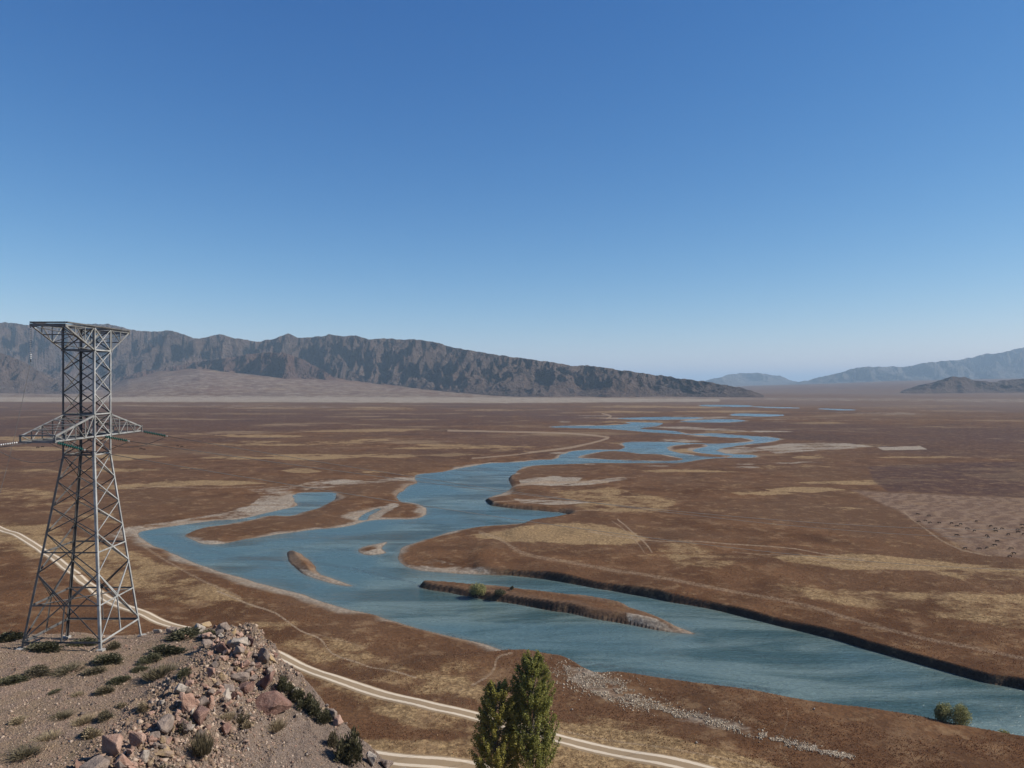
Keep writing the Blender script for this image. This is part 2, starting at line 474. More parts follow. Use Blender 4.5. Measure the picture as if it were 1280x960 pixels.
RIV_W = wob(RIV_W)
ISL_W = [wob(outline(p), 0.7) for p in ISLANDS]
SLV_W = [outline(p) for p in SLIVERS]
# undercut banks
CUTS = [NEAR + [(710,832)], [(655,721),(683,724),(742.5,734),(840,752),(977,783),(1098,816),(1184,840),(1280,862),(1420,900)],
        [(528,733),(562,741),(611,750),(660,758),(710,765.6),(742,773),(775,777)], [(562,733),(650,742),(710,749),(770,757)],
        [(415,622),(415,627),(397,635)], [(497,619),(504,613),(519,604)], [(638,595.5),(640,607)], [(608,626.8),(618,632),(650,636),(683,639),(705,641),(708,645),(690,650)],
        [(360,690),(361,700),(368,707)]]
CUT_ST = [1, 1, .85, .6, .5, .5, .8, .8, .6]
def to_w(P, h=61.0):
    x, y = g2w([p[0] for p in P], [p[1] for p in P], h); return np.stack([x, y], 1)

# map layers: (polygon, strength, softness px)
TAN = [([(590,664),(650,657),(740,652),(775,661),(812,672),(790,680),(720,682),(640,676),(600,670)],0.95,6),([(760,660),(830,672),(900,690),(840,692),(770,682)],0.4,8),
 ([(960,697),(1060,692),(1150,697),(1240,706),(1180,713),(1060,712),(990,704)],0.95,5),
 ([(1150,712),(1230,708),(1340,716),(1340,730),(1200,724)],0.6,5),
 ([(690,612),(760,608),(850,622),(830,642),(730,640)],0.6,9),
 ([(830,690),(960,694),(900,712),(840,708)],0.6,8),
 ([(960,730),(1140,735),(1340,748),(1340,800),(1150,770),(1000,750)],0.58,12),
 ([(-80,640),(60,655),(160,682),(250,715),(330,755),(300,770),(180,745),(60,700),(-80,680)],0.68,12),
 ([(-80,600),(60,612),(150,640),(150,655),(40,640),(-80,630)],0.38,10),
 ([(330,762),(420,790),(520,830),(600,850),(640,880),(560,880),(440,842),(340,812),(280,790)],0.5,14),
 ([(360,822),(470,862),(600,902),(600,930),(520,915),(430,870),(360,840)],0.65,10),
 ([(520,800),(620,822),(660,850),(640,900),(560,890),(500,860)],0.30,10),
 ([(440,925),(560,928),(640,900),(760,905),(900,935),(1000,965),(1000,1020),(440,1020)],0.8,10),
 ([(700,885),(820,905),(930,930),(900,945),(760,915)],0.40,8),
 ([(1190,586),(1240,583),(1340,580),(1340,586),(1260,588)],0.9,1.5),([(1195,592),(1280,588),(1340,589),(1340,594),(1250,596)],0.95,1.5),([(1230,598),(1290,595),(1340,597),(1340,601),(1270,601)],0.9,1.5),
 ([(300,571),(370,569),(460,570.5),(380,573.5)],1.3,1.2),([(95,568),(150,566),(215,569),(150,573)],0.95,1.5),([(520,567),(570,565),(605,567),(560,569)],1.0,1),
 ([(-80,545),(40,544),(180,547),(80,550),(-80,549)],0.7,1.5),([(140,538),(300,541),(430,543),(300,545)],0.5,2),([(500,553),(600,554),(690,557),(600,559)],0.7,1.5),
 ([(230,552),(420,553),(480,555),(300,556)],0.55,1.5),([(1150,640),(1190,665),(1230,684),(1340,694),(1340,700),(1200,690)],0.4,4),
 ([(640,555),(690,560),(680,565),(600,564)],0.3,3)]
PALE = [([(790,768),(830,776),(885,796),(860,797),(815,790),(785,780)],1.3,3),([(372,704),(395,711),(452,736),(430,737),(385,722)],1.2,2.5),([(500,698),(516,710),(600,720),(660,722),(600,712),(530,700)],0.9,3),([(305,610),(345,606),(400,599),(460,596),(522,592),(520,599),(450,603),(400,609),(372,616),(365,630),(345,641),(300,651),(240,657),(200,660),(150,668),(110,672),(160,655),(230,645),(290,635),(335,620)],0.62,3),
 ([(330,610),(365,606),(372,616),(362,634),(340,640),(300,636),(320,622)],0.75,3),
 ([(395,602),(430,597),(460,598),(420,604)],0.9,1.5),
 ([(455,642),(470,630),(497,624),(500,628),(480,640),(462,650)],0.75,3),
 ([(648,598),(690,594),(730,596),(720,602),(690,606),(650,606)],0.85,2),([(700,606),(760,596),(830,591),(790,598),(740,605)],0.7,2),
 ([(640,622),(690,624),(740,627),(690,631),(650,628)],0.8,2),
 ([(505,700),(540,694),(590,704),(640,716),(560,716),(515,711)],0.72,4),([(510,682),(530,690),(560,700),(520,704)],0.5,4),
 ([(560,588),(600,578),(650,573),(690,572),(640,579),(590,585)],0.7,1.5),
 ([(940,558),(985,552),(1060,552),(1095,556),(1040,561),(970,565)],0.75,2),([(1095,557),(1150,556),(1160,560),(1105,561)],1.0,1),([(880,560),(930,556),(960,562),(900,566)],0.6,2),
 ([(-80,495.5),(60,496),(400,496),(640,496),(900,498),(900,502),(640,503.5),(300,502.5),(-80,502)],0.85,2.5),([(-80,490),(400,491),(700,493),(950,497),(1300,498),(1300,503),(900,500),(500,497),(-80,496)],0.5,2.5),([(60,506),(300,505),(560,509),(300,510)],0.40,2),
 ([(820,543),(880,541.5),(930,541),(880,544)],0.7,1),([(700,520),(760,521),(900,519.5),(960,521.5),(800,524)],0.6,1),([(780,530),(860,532),(930,536),(935,538.5),(860,536)],0.7,1),
 ([(1020,514),(1120,514),(1200,517),(1100,518)],0.5,2),([(940,520),(1040,521),(1180,524),(1040,526)],0.35,3),([(232,668),(300,672),(400,659),(440,656),(380,666),(300,680),(240,678)],0.75,3),
 ([(370,705),(392,712),(440,732),(400,724)],0.9,2),([(447,686),(485,677),(482,691),(455,693)],1.0,2),([(780,765),(820,772),(870,792),(800,784)],0.9,3),
 ([(700,830),(740,838),(775,850),(800,870),(860,885),(930,905),(1000,930),(990,938),(900,915),(820,893),(750,872),(710,850)],0.55,5),
 ([(110,668),(170,655),(180,668),(150,676)],0.4,5)]
DARK = [([(1085,582),(1180,577),(1340,575),(1340,626),(1280,622),(1110,613),(1092,600)],0.75,2),
 ([(880,528),(1060,528),(1340,535),(1340,574),(1180,570),(1000,548)],0.5,6),([(-80,508),(300,510),(640,515),(640,530),(300,540),(-80,535)],0.45,6)]
FIELD = [([(1065,612),(1110,614),(1280,622),(1340,626),(1340,702),(1280,697),(1232,692),(1205,685),(1180,671),(1150,654),(1110,632)],0.95,3)]
TRAILS = [([(60,585),(160,609),(200,607),(265,609),(330,606)],1.0,.5),([(272,735),(310,750),(345,762),(375,785),(400,795),(415,812),(450,825),(480,835),(520,846)],1.2,.8),
 ([(390,788),(430,797),(460,806)],1.2,.5),([(590,856),(615,840),(622,824),(640,818)],1.8,.6),([(600,862),(632,846),(640,826)],1.2,.4),
 ([(661,563.7),(693,560),(727.6,555),(757,547),(757,544.6),(719.7,541),(690,539.5),(640,538.5),(560,537)],0.9,1.0),([(590,571),(640,567),(661,563.7)],0.8,.7),
 ([(600,662),(625,672),(650,690),(720,704),(800,718),(900,736),(1000,755),(1100,783),(1200,806),(1320,830)],3.0,.5),
 ([(772,648),(790,664),(806,678),(815,690)],0.9,.75),([(765,650),(785,666),(800,682),(806,692)],0.9,.6),([(735,665),(800,674),(900,680),(1000,688),(1080,700)],1.0,.6),
 ([(690,912),(760,924),(850,940),(960,958),(1040,975)],1.6,.55),([(700,620),(640,625),(600,628)],0.8,.6),([(750,636),(700,640)],1.0,.5),([(915,690),(990,697),(1060,706),(1160,712)],0.9,.5),
 ([(180,678),(215,700),(255,722),(300,742)],2.2,.5),([(620,608),(680,602),(760,601)],1.2,.8),
 ([(753,516),(764,519),(758,522)],0.7,.9),([(0,627),(60,640),(140,645)],1.0,.4),
 ([(1130,640),(1165,668),(1200,686),(1240,694)],1.1,.6),([(980,875),(985,900),(975,930),(990,960)],1.6,.45),([(1010,890),(1030,915),(1025,950)],1.3,.35)]

_r = random.Random(77)
def streak(cx, cy, rx, ry):
    return [(cx - rx, cy), (cx - rx * .3, cy - ry), (cx + rx * .5, cy - ry * .8), (cx + rx, cy + ry * .3), (cx + rx * .2, cy + ry), (cx - rx * .6, cy + ry * .7)]
for _i in range(34):
    PALE.append((streak(_r.uniform(700, 1010), _r.uniform(517, 582), _r.uniform(8, 34), _r.uniform(.5, 1.4)), _r.uniform(.5, .85), 1.0))
for _i in range(70):
    _y = 506 + 110 * _r.random() ** 1.3
    TAN.append((streak(_r.choice([_r.uniform(-60, 620), _r.uniform(-60, 620), _r.uniform(760, 1330)]), _y, _r.uniform(18, 80), _r.uniform(.5, 1.3) * (1 + (_y - 500) / 50)), _r.uniform(.45, .9), 1.3))
for _i in range(30):
    _y = 560 + 150 * _r.random()
    TAN.append((streak(_r.uniform(720, 1330), _y, _r.uniform(30, 90), _r.uniform(2, 6)), _r.uniform(.2, .42), 7))

def poly_mask(PX, PY, items, ys=2.0):
    out = np.zeros(PX.shape, np.float32)
    for P, st, soft in items:
        P = np.array(P, float)
        x0, x1 = P[:, 0].min() - soft * 3, P[:, 0].max() + soft * 3
        y0, y1 = P[:, 1].min() - soft * 2, P[:, 1].max() + soft * 2
        sel = (PX > x0) & (PX < x1) & (PY > y0) & (PY < y1)
        if not sel.any(): continue
        Q = P * [1, ys]
        d, ins = seg_dist(PX[sel], PY[sel] * ys, Q, True)
        s = np.where(ins, d, -d)
        m = sstep(-soft, soft, s) * st
        out[sel] = np.maximum(out[sel], m)
    return out

def line_mask(PX, PY, items):
    out = np.zeros(PX.shape, np.float32)
    for P, wpx, st in items:
        P = catmull(P, 3, False)
        sel = (PX > P[:, 0].min() - 8) & (PX < P[:, 0].max() + 8) & (PY > P[:, 1].min() - 8) & (PY < P[:, 1].max() + 8)
        if not sel.any(): continue
        d, _ = seg_dist(PX[sel], PY[sel], P, False)
        out[sel] = np.maximum(out[sel], st * (1 - sstep(wpx * 0.4, wpx * 1.5 + 0.4, d)))
    return out

def azimuths(fine0, fine1, step, coarse=4.0):
    """columns of a sheet centred under the viewpoint, tan-spaced where the photo looks, coarse elsewhere"""
    p = np.arange(fine0, fine1 + step, step)
    a = np.arctan((p - 640.0) / FPX)
    rest = np.arange(a[-1] + R(coarse), a[0] + 2 * math.pi - R(coarse) * 0.5, R(coarse))
    return np.concatenate([a, rest]), len(p)

def shore_fields(X, Y):
    d = np.full(X.shape, 400.0, np.float32)
    cut = np.zeros(X.shape, np.float32)
    sel = (Y > 95) & (Y < 2600) & (np.abs(X) < 1500) & (np.abs(X) < Y * 0.9 + 40)
    x, y = X[sel], Y[sel]
    dr, ins = seg_dist(x, y, RIV_W, True)
    s = np.where(ins, -dr, dr)
    for P in ISL_W:
        di, ii = seg_dist(x, y, P, True)
        s = np.maximum(s, np.where(ii, di, -di))
    for P in SLV_W:
        di, ii = seg_dist(x, y, P, True)
        s = np.minimum(s, np.where(ii, -di, di))
    d[sel] = s
    c = np.zeros(x.shape, np.float32)
    s = s + (fbm(x / 5, y / 5, 3, 91) * 1.1 + fbm(x / 22, y / 22, 2, 93) * 1.6) * np.clip(y / 250, .5, 1.5) * sstep(-14, -2, s + 0.0)
    near = s < 60
    xn, yn = x[near], y[near]; cn = np.zeros(xn.shape, np.float32)
    for ci, P in enumerate(CUTS):
        di, _ = seg_dist(xn, yn, to_w(P), False)
        rad = 3.5 + yn * 0.006
        cn = np.maximum(cn, CUT_ST[ci] * (1 - sstep(rad, rad + 16, di - np.maximum(s[near], 0))))
    c[near] = cn
    cut[sel] = c
    return d, cut

def fan_height(PX, D):
    # pale alluvial fans at the foot of the ranges
    xs = [-700,0,60,130,160,200,250,330,450,550,650,720,800]
    ys = [478,484,488,486,472,463,457,462,472,481,491,499,505]
    top = np.interp(PX, xs, ys)
    h = np.maximum(0, (480 - top) / FPX * 5600 + CAMZ)
    t = np.clip((D - 3400) / 2200, 0, 1)
    z = h * t ** 1.15 * (PX < 820)
    xs2 = [820,880,940,990,1050,1120,1200,1280,1500,1900]
    ys2 = [490,487,482.5,481,479,476,474.5,473,470,468]
    top2 = np.interp(PX, xs2, ys2)
    h2_ = np.maximum(0, (480 - top2) / FPX * 10500 + CAMZ)
    t2 = np.clip((D - 4300) / 6200, 0, 1)
    z2 = h2_ * t2 ** 1.25 * sstep(800, 900, PX)
    return np.maximum(z, z2)

def plain_z(X, Y, PX, D, shore, cut):
    bh = np.interp(D, [0, 300, 450, 700, 1400], [2.2, 2.2, 1.6, 0.8, 0.5])
    wdt = (1 - cut) * (2.0 + 11.0 * sstep(0.3, 0.7, vnoise(X / 28, Y / 28, 95))) + cut * (0.8 + 0.5 * vnoise(X / 9, Y / 9, 96) + 0.2 * vnoise(X / 2.2, Y / 2.2, 98))
    low = 0.16 * sstep(0, 2.5, shore) + 0.30 * sstep(2, 14, shore) + 0.54 * sstep(10, 50, shore)
    ck = sstep(0.25, 0.8, cut)
    bh = bh * (0.72 + 0.4 * vnoise(X / 14, Y / 14, 97))
    up = (ck * sstep(-0.3, 1.0, shore / wdt) + (1 - ck) * low) * bh
    z = np.where(shore > 0, up * 1.0, np.maximum(-0.9, shore * 0.25) - 0.02)
    z = np.where(shore > 0, np.maximum(z, 0.02 + 0.0 * z), z)
    und = (fbm(X / 45, Y / 45, 3, 21) * 0.35 + fbm(X / 7, Y / 7, 3, 25) * 0.10) * sstep(4, 25, shore)
    far = sstep(1500, 3500, D)
    und = und + far * (fbm(X / 500, Y / 500, 4, 5) + 0.4) * 1.2
    return z + und + fan_height(PX, D) + far * 0

# -- the plain: one sheet to the horizon
az, nfine = azimuths(-60, 1340, 1.3)
v = np.concatenate([np.arange(560, 240, -0.95), np.arange(240, 60, -0.75), np.arange(60, 12, -0.5), np.arange(12, 5, -0.2)])
Dr = np.concatenate([[2.0, 40.0, 75.0], HG * FPX / v, np.geomspace(HG * FPX / 4.8, 90000, 18)])
AZ, DD = np.meshgrid(az, Dr)
c_ = np.cos(AZ)
fine = np.abs(AZ) < 0.85
RR = np.where(fine, DD / np.maximum(np.cos(np.clip(AZ, -0.85, 0.85)), 0.1), DD * 1.515)
X = RR * np.sin(AZ); Y = RR * np.cos(AZ)
PXg = np.where(Y > 1, 640 + FPX * X / np.maximum(Y, 1), -9999.0)
PYg = np.where(Y > 1, 480 + FPX * HG / np.maximum(Y, 1), -9999.0)
shore, cut = shore_fields(X, Y)
Dd = np.hypot(X, Y)
Z = plain_z(X, Y, np.where(PXg < -5000, -700, PXg), np.where(Y > 1, Y, Dd), shore, cut)
inner = Dd < 82
Z = np.where(inner, -3.0, Z)
nr, nc = X.shape
V = np.stack([X, Y, Z], -1).reshape(-1, 3)
F = grid_faces(nr, nc, True)
me = fast_mesh('ground', V, F)
attr(me, 'tan', poly_mask(PXg, PYg, TAN)); attr(me, 'pale', poly_mask(PXg, PYg, PALE)); attr(me, 'dark', poly_mask(PXg, PYg, DARK))
attr(me, 'field', poly_mask(PXg, PYg, FIELD)); attr(me, 'trail', line_mask(PXg, PYg, TRAILS))
attr(me, 'shore', shore); attr(me, 'cut', cut); attr(me, 'vfar', sstep(1300, 2800, Dd) * (0.35 + 0.65 * sstep(600, 900, PXg))); attr(me, 'far', sstep(350, 900, Dd)); attr(me, 'fan', sstep(2, 30, fan_height(np.where(PXg < -5000, -700, PXg), np.where(Y > 1, Y, 0))))
ground = tag(link('ground', me, M_GROUND), kind='structure')

# -- the river: its own sheet of water
cellmin = np.minimum.reduce([shore.reshape(-1)[F[:, k]] for k in range(4)])
zmin = np.minimum.reduce([Z.reshape(-1)[F[:, k]] for k in range(4)])
keep = (cellmin < 1.5) & (Dd.reshape(-1)[F[:, 0]] > 100) & (zmin < 0.3)
Fw = F[keep]
used, inv = np.unique(Fw.ravel(), return_inverse=True)
Vw = V[used].copy(); Vw[:, 2] = 0.0
mw = fast_mesh('river_water', Vw, inv.reshape(-1, 4))
attr(mw, 'shore', shore.reshape(-1)[used])
RIFF = [([(560,785),(620,800),(700,814),(780,825),(860,840),(960,850)],3.5,1.0),([(300,690),(360,694),(420,700),(500,716),(540,728)],2.2,.8),
        ([(215,664),(240,672),(270,684),(330,690)],2.5,.6),([(540,640),(580,632),(620,634)],2.0,.5),([(470,672),(520,664),(570,655)],2.0,.6),([(445,700),(470,690),(490,690),(500,700)],3,.5),([(870,792),(930,803),(1000,820)],3,.6)]
attr(mw, 'riffle', line_mask(PXg.reshape(-1)[used], PYg.reshape(-1)[used], RIFF))
tag(link('river_water', mw, M_WATER), kind='structure')

def zgrid_lookup(x, y):
    """height of the plain at a point (same functions as the sheet)"""
    x = np.atleast_1d(np.asarray(x, float)); y = np.atleast_1d(np.asarray(y, float))
    s, c = shore_fields(x, y)
    return plain_z(x, y, 640 + FPX * x / y, y, s, c)

# -- dirt roads: ribbons on the plain
def road_material():
    k = NT('pale_dirt_road', 0.95, 0.05)
    p = k.pos()
    n = k.noise(p, 0.8, 4, 0.65); n2 = k.noise(p, 0.15, 4, 0.6)
    u = k.math('ABSOLUTE', k.attr('across'))
    rut = k.ramp(k.math('ADD', k.math('ABSOLUTE', k.math('SUBTRACT', u, 0.55)), k.math('ADD', k.math('MULTIPLY', k.math('SUBTRACT', n, 0.5), 0.22), k.math('MULTIPLY', k.math('SUBTRACT', n2, 0.5), 0.16))), 0.22, 0.12)
    c = k.mix(n2, (0.215, 0.150, 0.088), (0.30, 0.22, 0.138))
    pale = k.mix(n, (0.46, 0.37, 0.265), (0.60, 0.50, 0.375))
    k.color(k.mix(rut, c, pale))
    k.bump(n, 0.3, 0.05)
    return k.m
M_ROAD = road_material()
def road(name, pts, half, lift=0.05):
    P = catmull(to_w(pts, HG), 14, False)
    T = np.gradient(P, axis=0); T /= np.linalg.norm(T, axis=1)[:, None]
    Nn = np.stack([-T[:, 1], T[:, 0]], 1)
    k = 9; us = np.linspace(-1, 1, k)
    P = P + Nn * (fbm(P[:, 0] / 18, P[:, 1] / 18, 2, 77) * 0.5)[:, None]
    X_ = P[:, None, 0] + Nn[:, None, 0] * us * half; Y_ = P[:, None, 1] + Nn[:, None, 1] * us * half
    Z_ = zgrid_lookup(X_.ravel(), Y_.ravel()).reshape(X_.shape) + lift
    Z_[:, 0] -= 0.12; Z_[:, -1] -= 0.12
    m = fast_mesh(name, np.stack([X_, Y_, Z_], -1).reshape(-1, 3), grid_faces(len(P), k))
    attr(m, 'across', np.broadcast_to(us, X_.shape))
    return tag(link(name, m, M_ROAD), kind='structure')
road('dirt_road', [(-160,610),(-60,640),(0,660),(60,690),(130,745),(190,770),(245,788),(330,812),(400,842),(470,866),(540,885),(600,899),(700,924),(800,946),(880,962),(1000,992)], 2.0, 0.10)
road('dirt_track', [(430,938),(455,945),(500,952),(560,956),(600,962),(680,985)], 2.2, 0.10)

# ------------------------------------------------------------------ the viewpoint hill (a rocky spur with the pylon)
def hill_z(X, Y):
    r = np.hypot(X, Y)
    cone = -1.75 - 0.60 * r - 1.2 * sstep(0, 4, r)
    e = -23.6 + 0 * X
    e = e - 0.40 * np.maximum(0, X + 23.5) - 0.10 * np.maximum(0, X + 10) ** 1.3
    e = e - np.interp(X, [-38, -31], [0.155, 0.05]) * np.clip(Y - 66, 0, 20) + 0.02 * np.clip(60 - Y, 0, 14)
    # crest bulge of rubble
    e = e + 1.0 * np.exp(-((X + 24.5) ** 2) / 10.0) * sstep(46, 60, Y) * (1 - sstep(74, 80, Y))
    back = np.interp(X, [-70, -55, -35, -28, -21, -14.5, -11.4, 0, 30], [78, 77.2, 77, 74.5, 68.5, 62, 59, 52, 40])
    back = back + fbm(X / 4, X * 0 + 3.3, 3, 8) * 0.9
    over = np.maximum(0, Y - back)
    e = e - np.where(over > 0, over * 1.1 + 0.5 * np.minimum(over, 1), 0)
    e = e - np.maximum(0, -70 - X) * 0.5
    e = e + fbm(X / 6, Y / 6, 4, 51) * 0.35
    rub = sstep(-29, -24, X) * (1 - sstep(-20, -15, X))
    e = e + (ridged(X / 2.2, Y / 2.2, 4, 61) - 0.35) * (0.18 + 0.75 * rub)
    strat = ridged((X * 0.8 + Y * 0.6) / 1.5, (Y * 0.8 - X * 0.6) / 6.0, 3, 71) * sstep(-20, -14, X) * 0.35
    e = e + strat
    w = sstep(-75, -45, X) * 0 + 1
    z = np.maximum(cone + fbm(X / 5, Y / 5, 4, 81) * 0.7, e)
    front = (Y < 34)
    z = np.where(front & (e > cone), cone + fbm(X / 5, Y / 5, 4, 81) * 0.7 + sstep(26, 34, Y) * np.maximum(0, e - cone), z)
    return np.maximum(z + CAMZ, -1.5)

azh, nfh = azimuths(-60, 700, 0.9, 5.0)
Dh = np.concatenate([[0.6], np.geomspace(1.5, 40, 30)[:-1], np.arange(40, 90, 0.105), np.arange(90, 132, 1.6)])
AZ, DD = np.meshgrid(azh, Dh)
RR = np.where(np.abs(AZ) < 0.85, DD / np.maximum(np.cos(np.clip(AZ, -0.85, 0.85)), 0.1), DD * 1.2)
Xh = RR * np.sin(AZ); Yh = RR * np.cos(AZ)
Zh = hill_z(Xh, Yh)
mh = fast_mesh('hillside', np.stack([Xh, Yh, Zh], -1).reshape(-1, 3), grid_faces(*Xh.shape, True))
attr(mh, 'slope', sstep(-27, -20, Xh + fbm(Xh / 3, Yh / 3, 2, 5) * 2))
tag(link('hillside', mh, M_HILL), kind='structure')

def hit(px, py):
    """where the sight line through a photo point meets the spur"""
    D = np.arange(42, 100, 0.05)
    x = (px - 640) / FPX * D; z = CAMZ - (py - 480) / FPX * D
    hz = hill_z(x, D)
    k = np.where(hz >= z)[0]
    if len(k) == 0: k = [int(np.argmin(z - hz))]
    i = k[0]
    return float(x[i]), float(D[i]), float(hz[i])

#==SPLIT-MOUNTAINS==
# ------------------------------------------------------------------ mountain ranges
def mountain(name, crest, Dtoe, Dcrest, Dback, wave, mat, seed, step=1.0, rows=200, rough=1.0, toe_amp=0.05):
    xs = np.array([c[0] for c in crest], float); ys = np.array([c[1] for c in crest], float)
    p = np.arange(xs[0], xs[-1] + step, step)
    tgt = (480 - np.interp(p, xs, ys)) / FPX
    dt = np.interp(p, *Dtoe); dc = np.interp(p, *Dcrest); db = np.interp(p, *Dback)
    u = np.linspace(0, 1, rows) ** 1.15
    wob_ = fbm(p / 60, p * 0 + seed, 4, seed) * toe_amp
    D = (dt * (1 + wob_))[None, :] + (db - dt)[None, :] * u[:, None]
    X_ = (p[None, :] - 640) / FPX * D
    uc = ((dc - dt) / (db - dt))[None, :]
    s = u[:, None] / uc
    shape = np.where(s < 1, sstep(0, 1, s) * 0.55 + 0.45 * s, np.clip(1 - ((u[:, None] - uc) / (1 - uc)) ** 1.4, 0, 1))
    w1 = fbm(X_ / (wave * 2), D / (wave * 3), 4, seed + 3) * 1.2
    rid = ridged(X_ / wave + w1, D / (wave * 2.0) + w1, 6, seed, 0.50)
    rid = rid + 0.22 * (ridged(X_ / (wave * .33) + w1 * 2, D / (wave * .8), 3, seed + 60, 0.5) - 0.4)
    big = fbm(X_ / (wave * 4), D / (wave * 4), 3, seed + 9)
    base = (tgt * dc + CAMZ)
    h = shape * (0.62 + 0.22 * big * rough + 0.80 * (rid - 0.3) * rough * np.clip(1.35 - s * 0.6, 0.35, 1)) * base.max()
    h = h * (base / base.max())[None, :] + 0
    h = np.maximum(h, 0.001)
    kfac = np.min(((tgt[None, :] * D + CAMZ) / h)[rows // 8:], axis=0)
    kfac = np.clip(kfac, 0.2, 3)
    ker = np.exp(-np.linspace(-2, 2, 31) ** 2); ker /= ker.sum()
    kp = np.pad(kfac, 15, mode='edge'); kfac = np.convolve(kp, ker, 'valid')
    jag = (fbm(p / 9, p * 0 + 1.5, 3, seed + 40) * 1.8) / FPX
    h = np.minimum(h * kfac[None, :] * 1.22, (tgt + jag)[None, :] * D + CAMZ)
    fl = np.where(u[:, None] < 0.5, fan_height(np.broadcast_to(p, D.shape), D) - 6, -20)
    Z_ = h * sstep(0, 0.06, u[:, None]) - 6 * (1 - sstep(0, 0.05, u[:, None]))
    Z_ = np.where(u[:, None] > 0.97, -20, Z_)
    m = fast_mesh(name, np.stack([X_, D, Z_], -1).reshape(-1, 3), grid_faces(rows, len(p)))
    return tag(link(name, m, mat), kind='structure')

main = [(-260,400),(-120,396),(-40,400),(0,403),(20,404),(45,409),(75,407),(100,405),(135,405),(160,411),(175,414),(200,414),(215,413),(235,420),(250,423),(275,418),(300,424),(320,427),(345,423),(360,417),(372,422),(390,422),(410,418),(430,420),(445,419),(460,424),(480,423),(500,424),(520,425),(540,427),(560,433),(580,436),(600,440),(620,443),(640,446),(670,450),(700,454),(720,458),(735,457),(760,461),(790,464),(820,469),(850,473),(880,476),(900,480),(925,485),(945,490),(955,494)]
mountain('mountain_range', main, ([-260,400,650,955],[5300,4900,3550,3500]), ([-260,400,700,955],[8000,6600,4700,3800]), ([-260,400,700,955],[9500,7800,5600,4300]), 125, M_MTN, 3, 0.9, 260, 1.0)
mountain('rocky_ridge', [(-200,425),(-60,436),(0,441),(18,447),(30,452),(45,461),(60,470),(80,478),(100,486),(112,492)], ([-200,112],[3900,4200]), ([-200,112],[4700,4500]), ([-200,112],[5200,4800]), 120, M_MTN, 12, 0.9, 150, 0.9)
mountain('reddish_ridge', [(150,472),(180,464),(215,458),(250,452),(290,446),(330,441),(355,441),(380,450),(400,461),(425,476)], ([150,425],[5000,4700]), ([150,425],[5700,5200]), ([150,425],[6000,5500]), 110, M_MTN_RED, 22, 0.9, 120, 0.9)
mountain('low_rocky_hill', [(1110,494),(1125,489),(1140,484),(1165,478),(1190,470.5),(1205,471),(1220,476),(1245,477),(1265,474),(1290,473),(1340,470),(1480,468)], ([1110,1480],[4600,4700]), ([1110,1480],[5300,5500]), ([1110,1480],[5900,6200]), 150, M_MTN, 33, 0.9, 110, 0.8)
mountain('far_range', [(960,484),(990,479),(1010,476),(1030,470),(1050,466),(1060,462),(1080,459),(1110,458),(1130,459),(1155,453),(1175,451),(1200,450),(1230,443),(1260,439),(1280,434),(1340,430),(1420,424),(1560,420)], ([960,1560],[12500,12500]), ([960,1560],[16000,17000]), ([960,1560],[19000,20000]), 330, M_MTN_FAR, 44, 0.9, 150, 1.0)
mountain('distant_range', [(860,482),(880,477),(900,471),(912,468.5),(925,467),(950,466.5),(962,468),(975,470),(985,474),(1000,478),(1020,481)], ([860,1020],[15500,15500]), ([860,1020],[18500,18500]), ([860,1020],[21000,21000]), 420, M_MTN_FAR, 55, 0.9, 100, 0.9)

# -- the air between here and the ranges
hz = NT('haze_air')
hz.n.remove(hz.b)
pv = hz.n.new('ShaderNodeVolumePrincipled')
pv.inputs['Color'].default_value = (0.60, 0.80, 0.98, 1)
pv.inputs['Density'].default_value = 4.6e-5
pv.inputs['Anisotropy'].default_value = 0.0
hz.l.new(pv.outputs[0], hz.n['Material Output'].inputs['Volume'])
bm = bmesh.new()
bmesh.ops.create_cube(bm, size=1.0)
bmesh.ops.scale(bm, vec=(190000, 190000, 960), verts=bm.verts)
bmesh.ops.translate(bm, vec=(0, 0, 480 - 25), verts=bm.verts)
mz = bpy.data.meshes.new('haze'); bm.to_mesh(mz); bm.free()
tag(link('haze', mz, hz.m), kind='stuff')

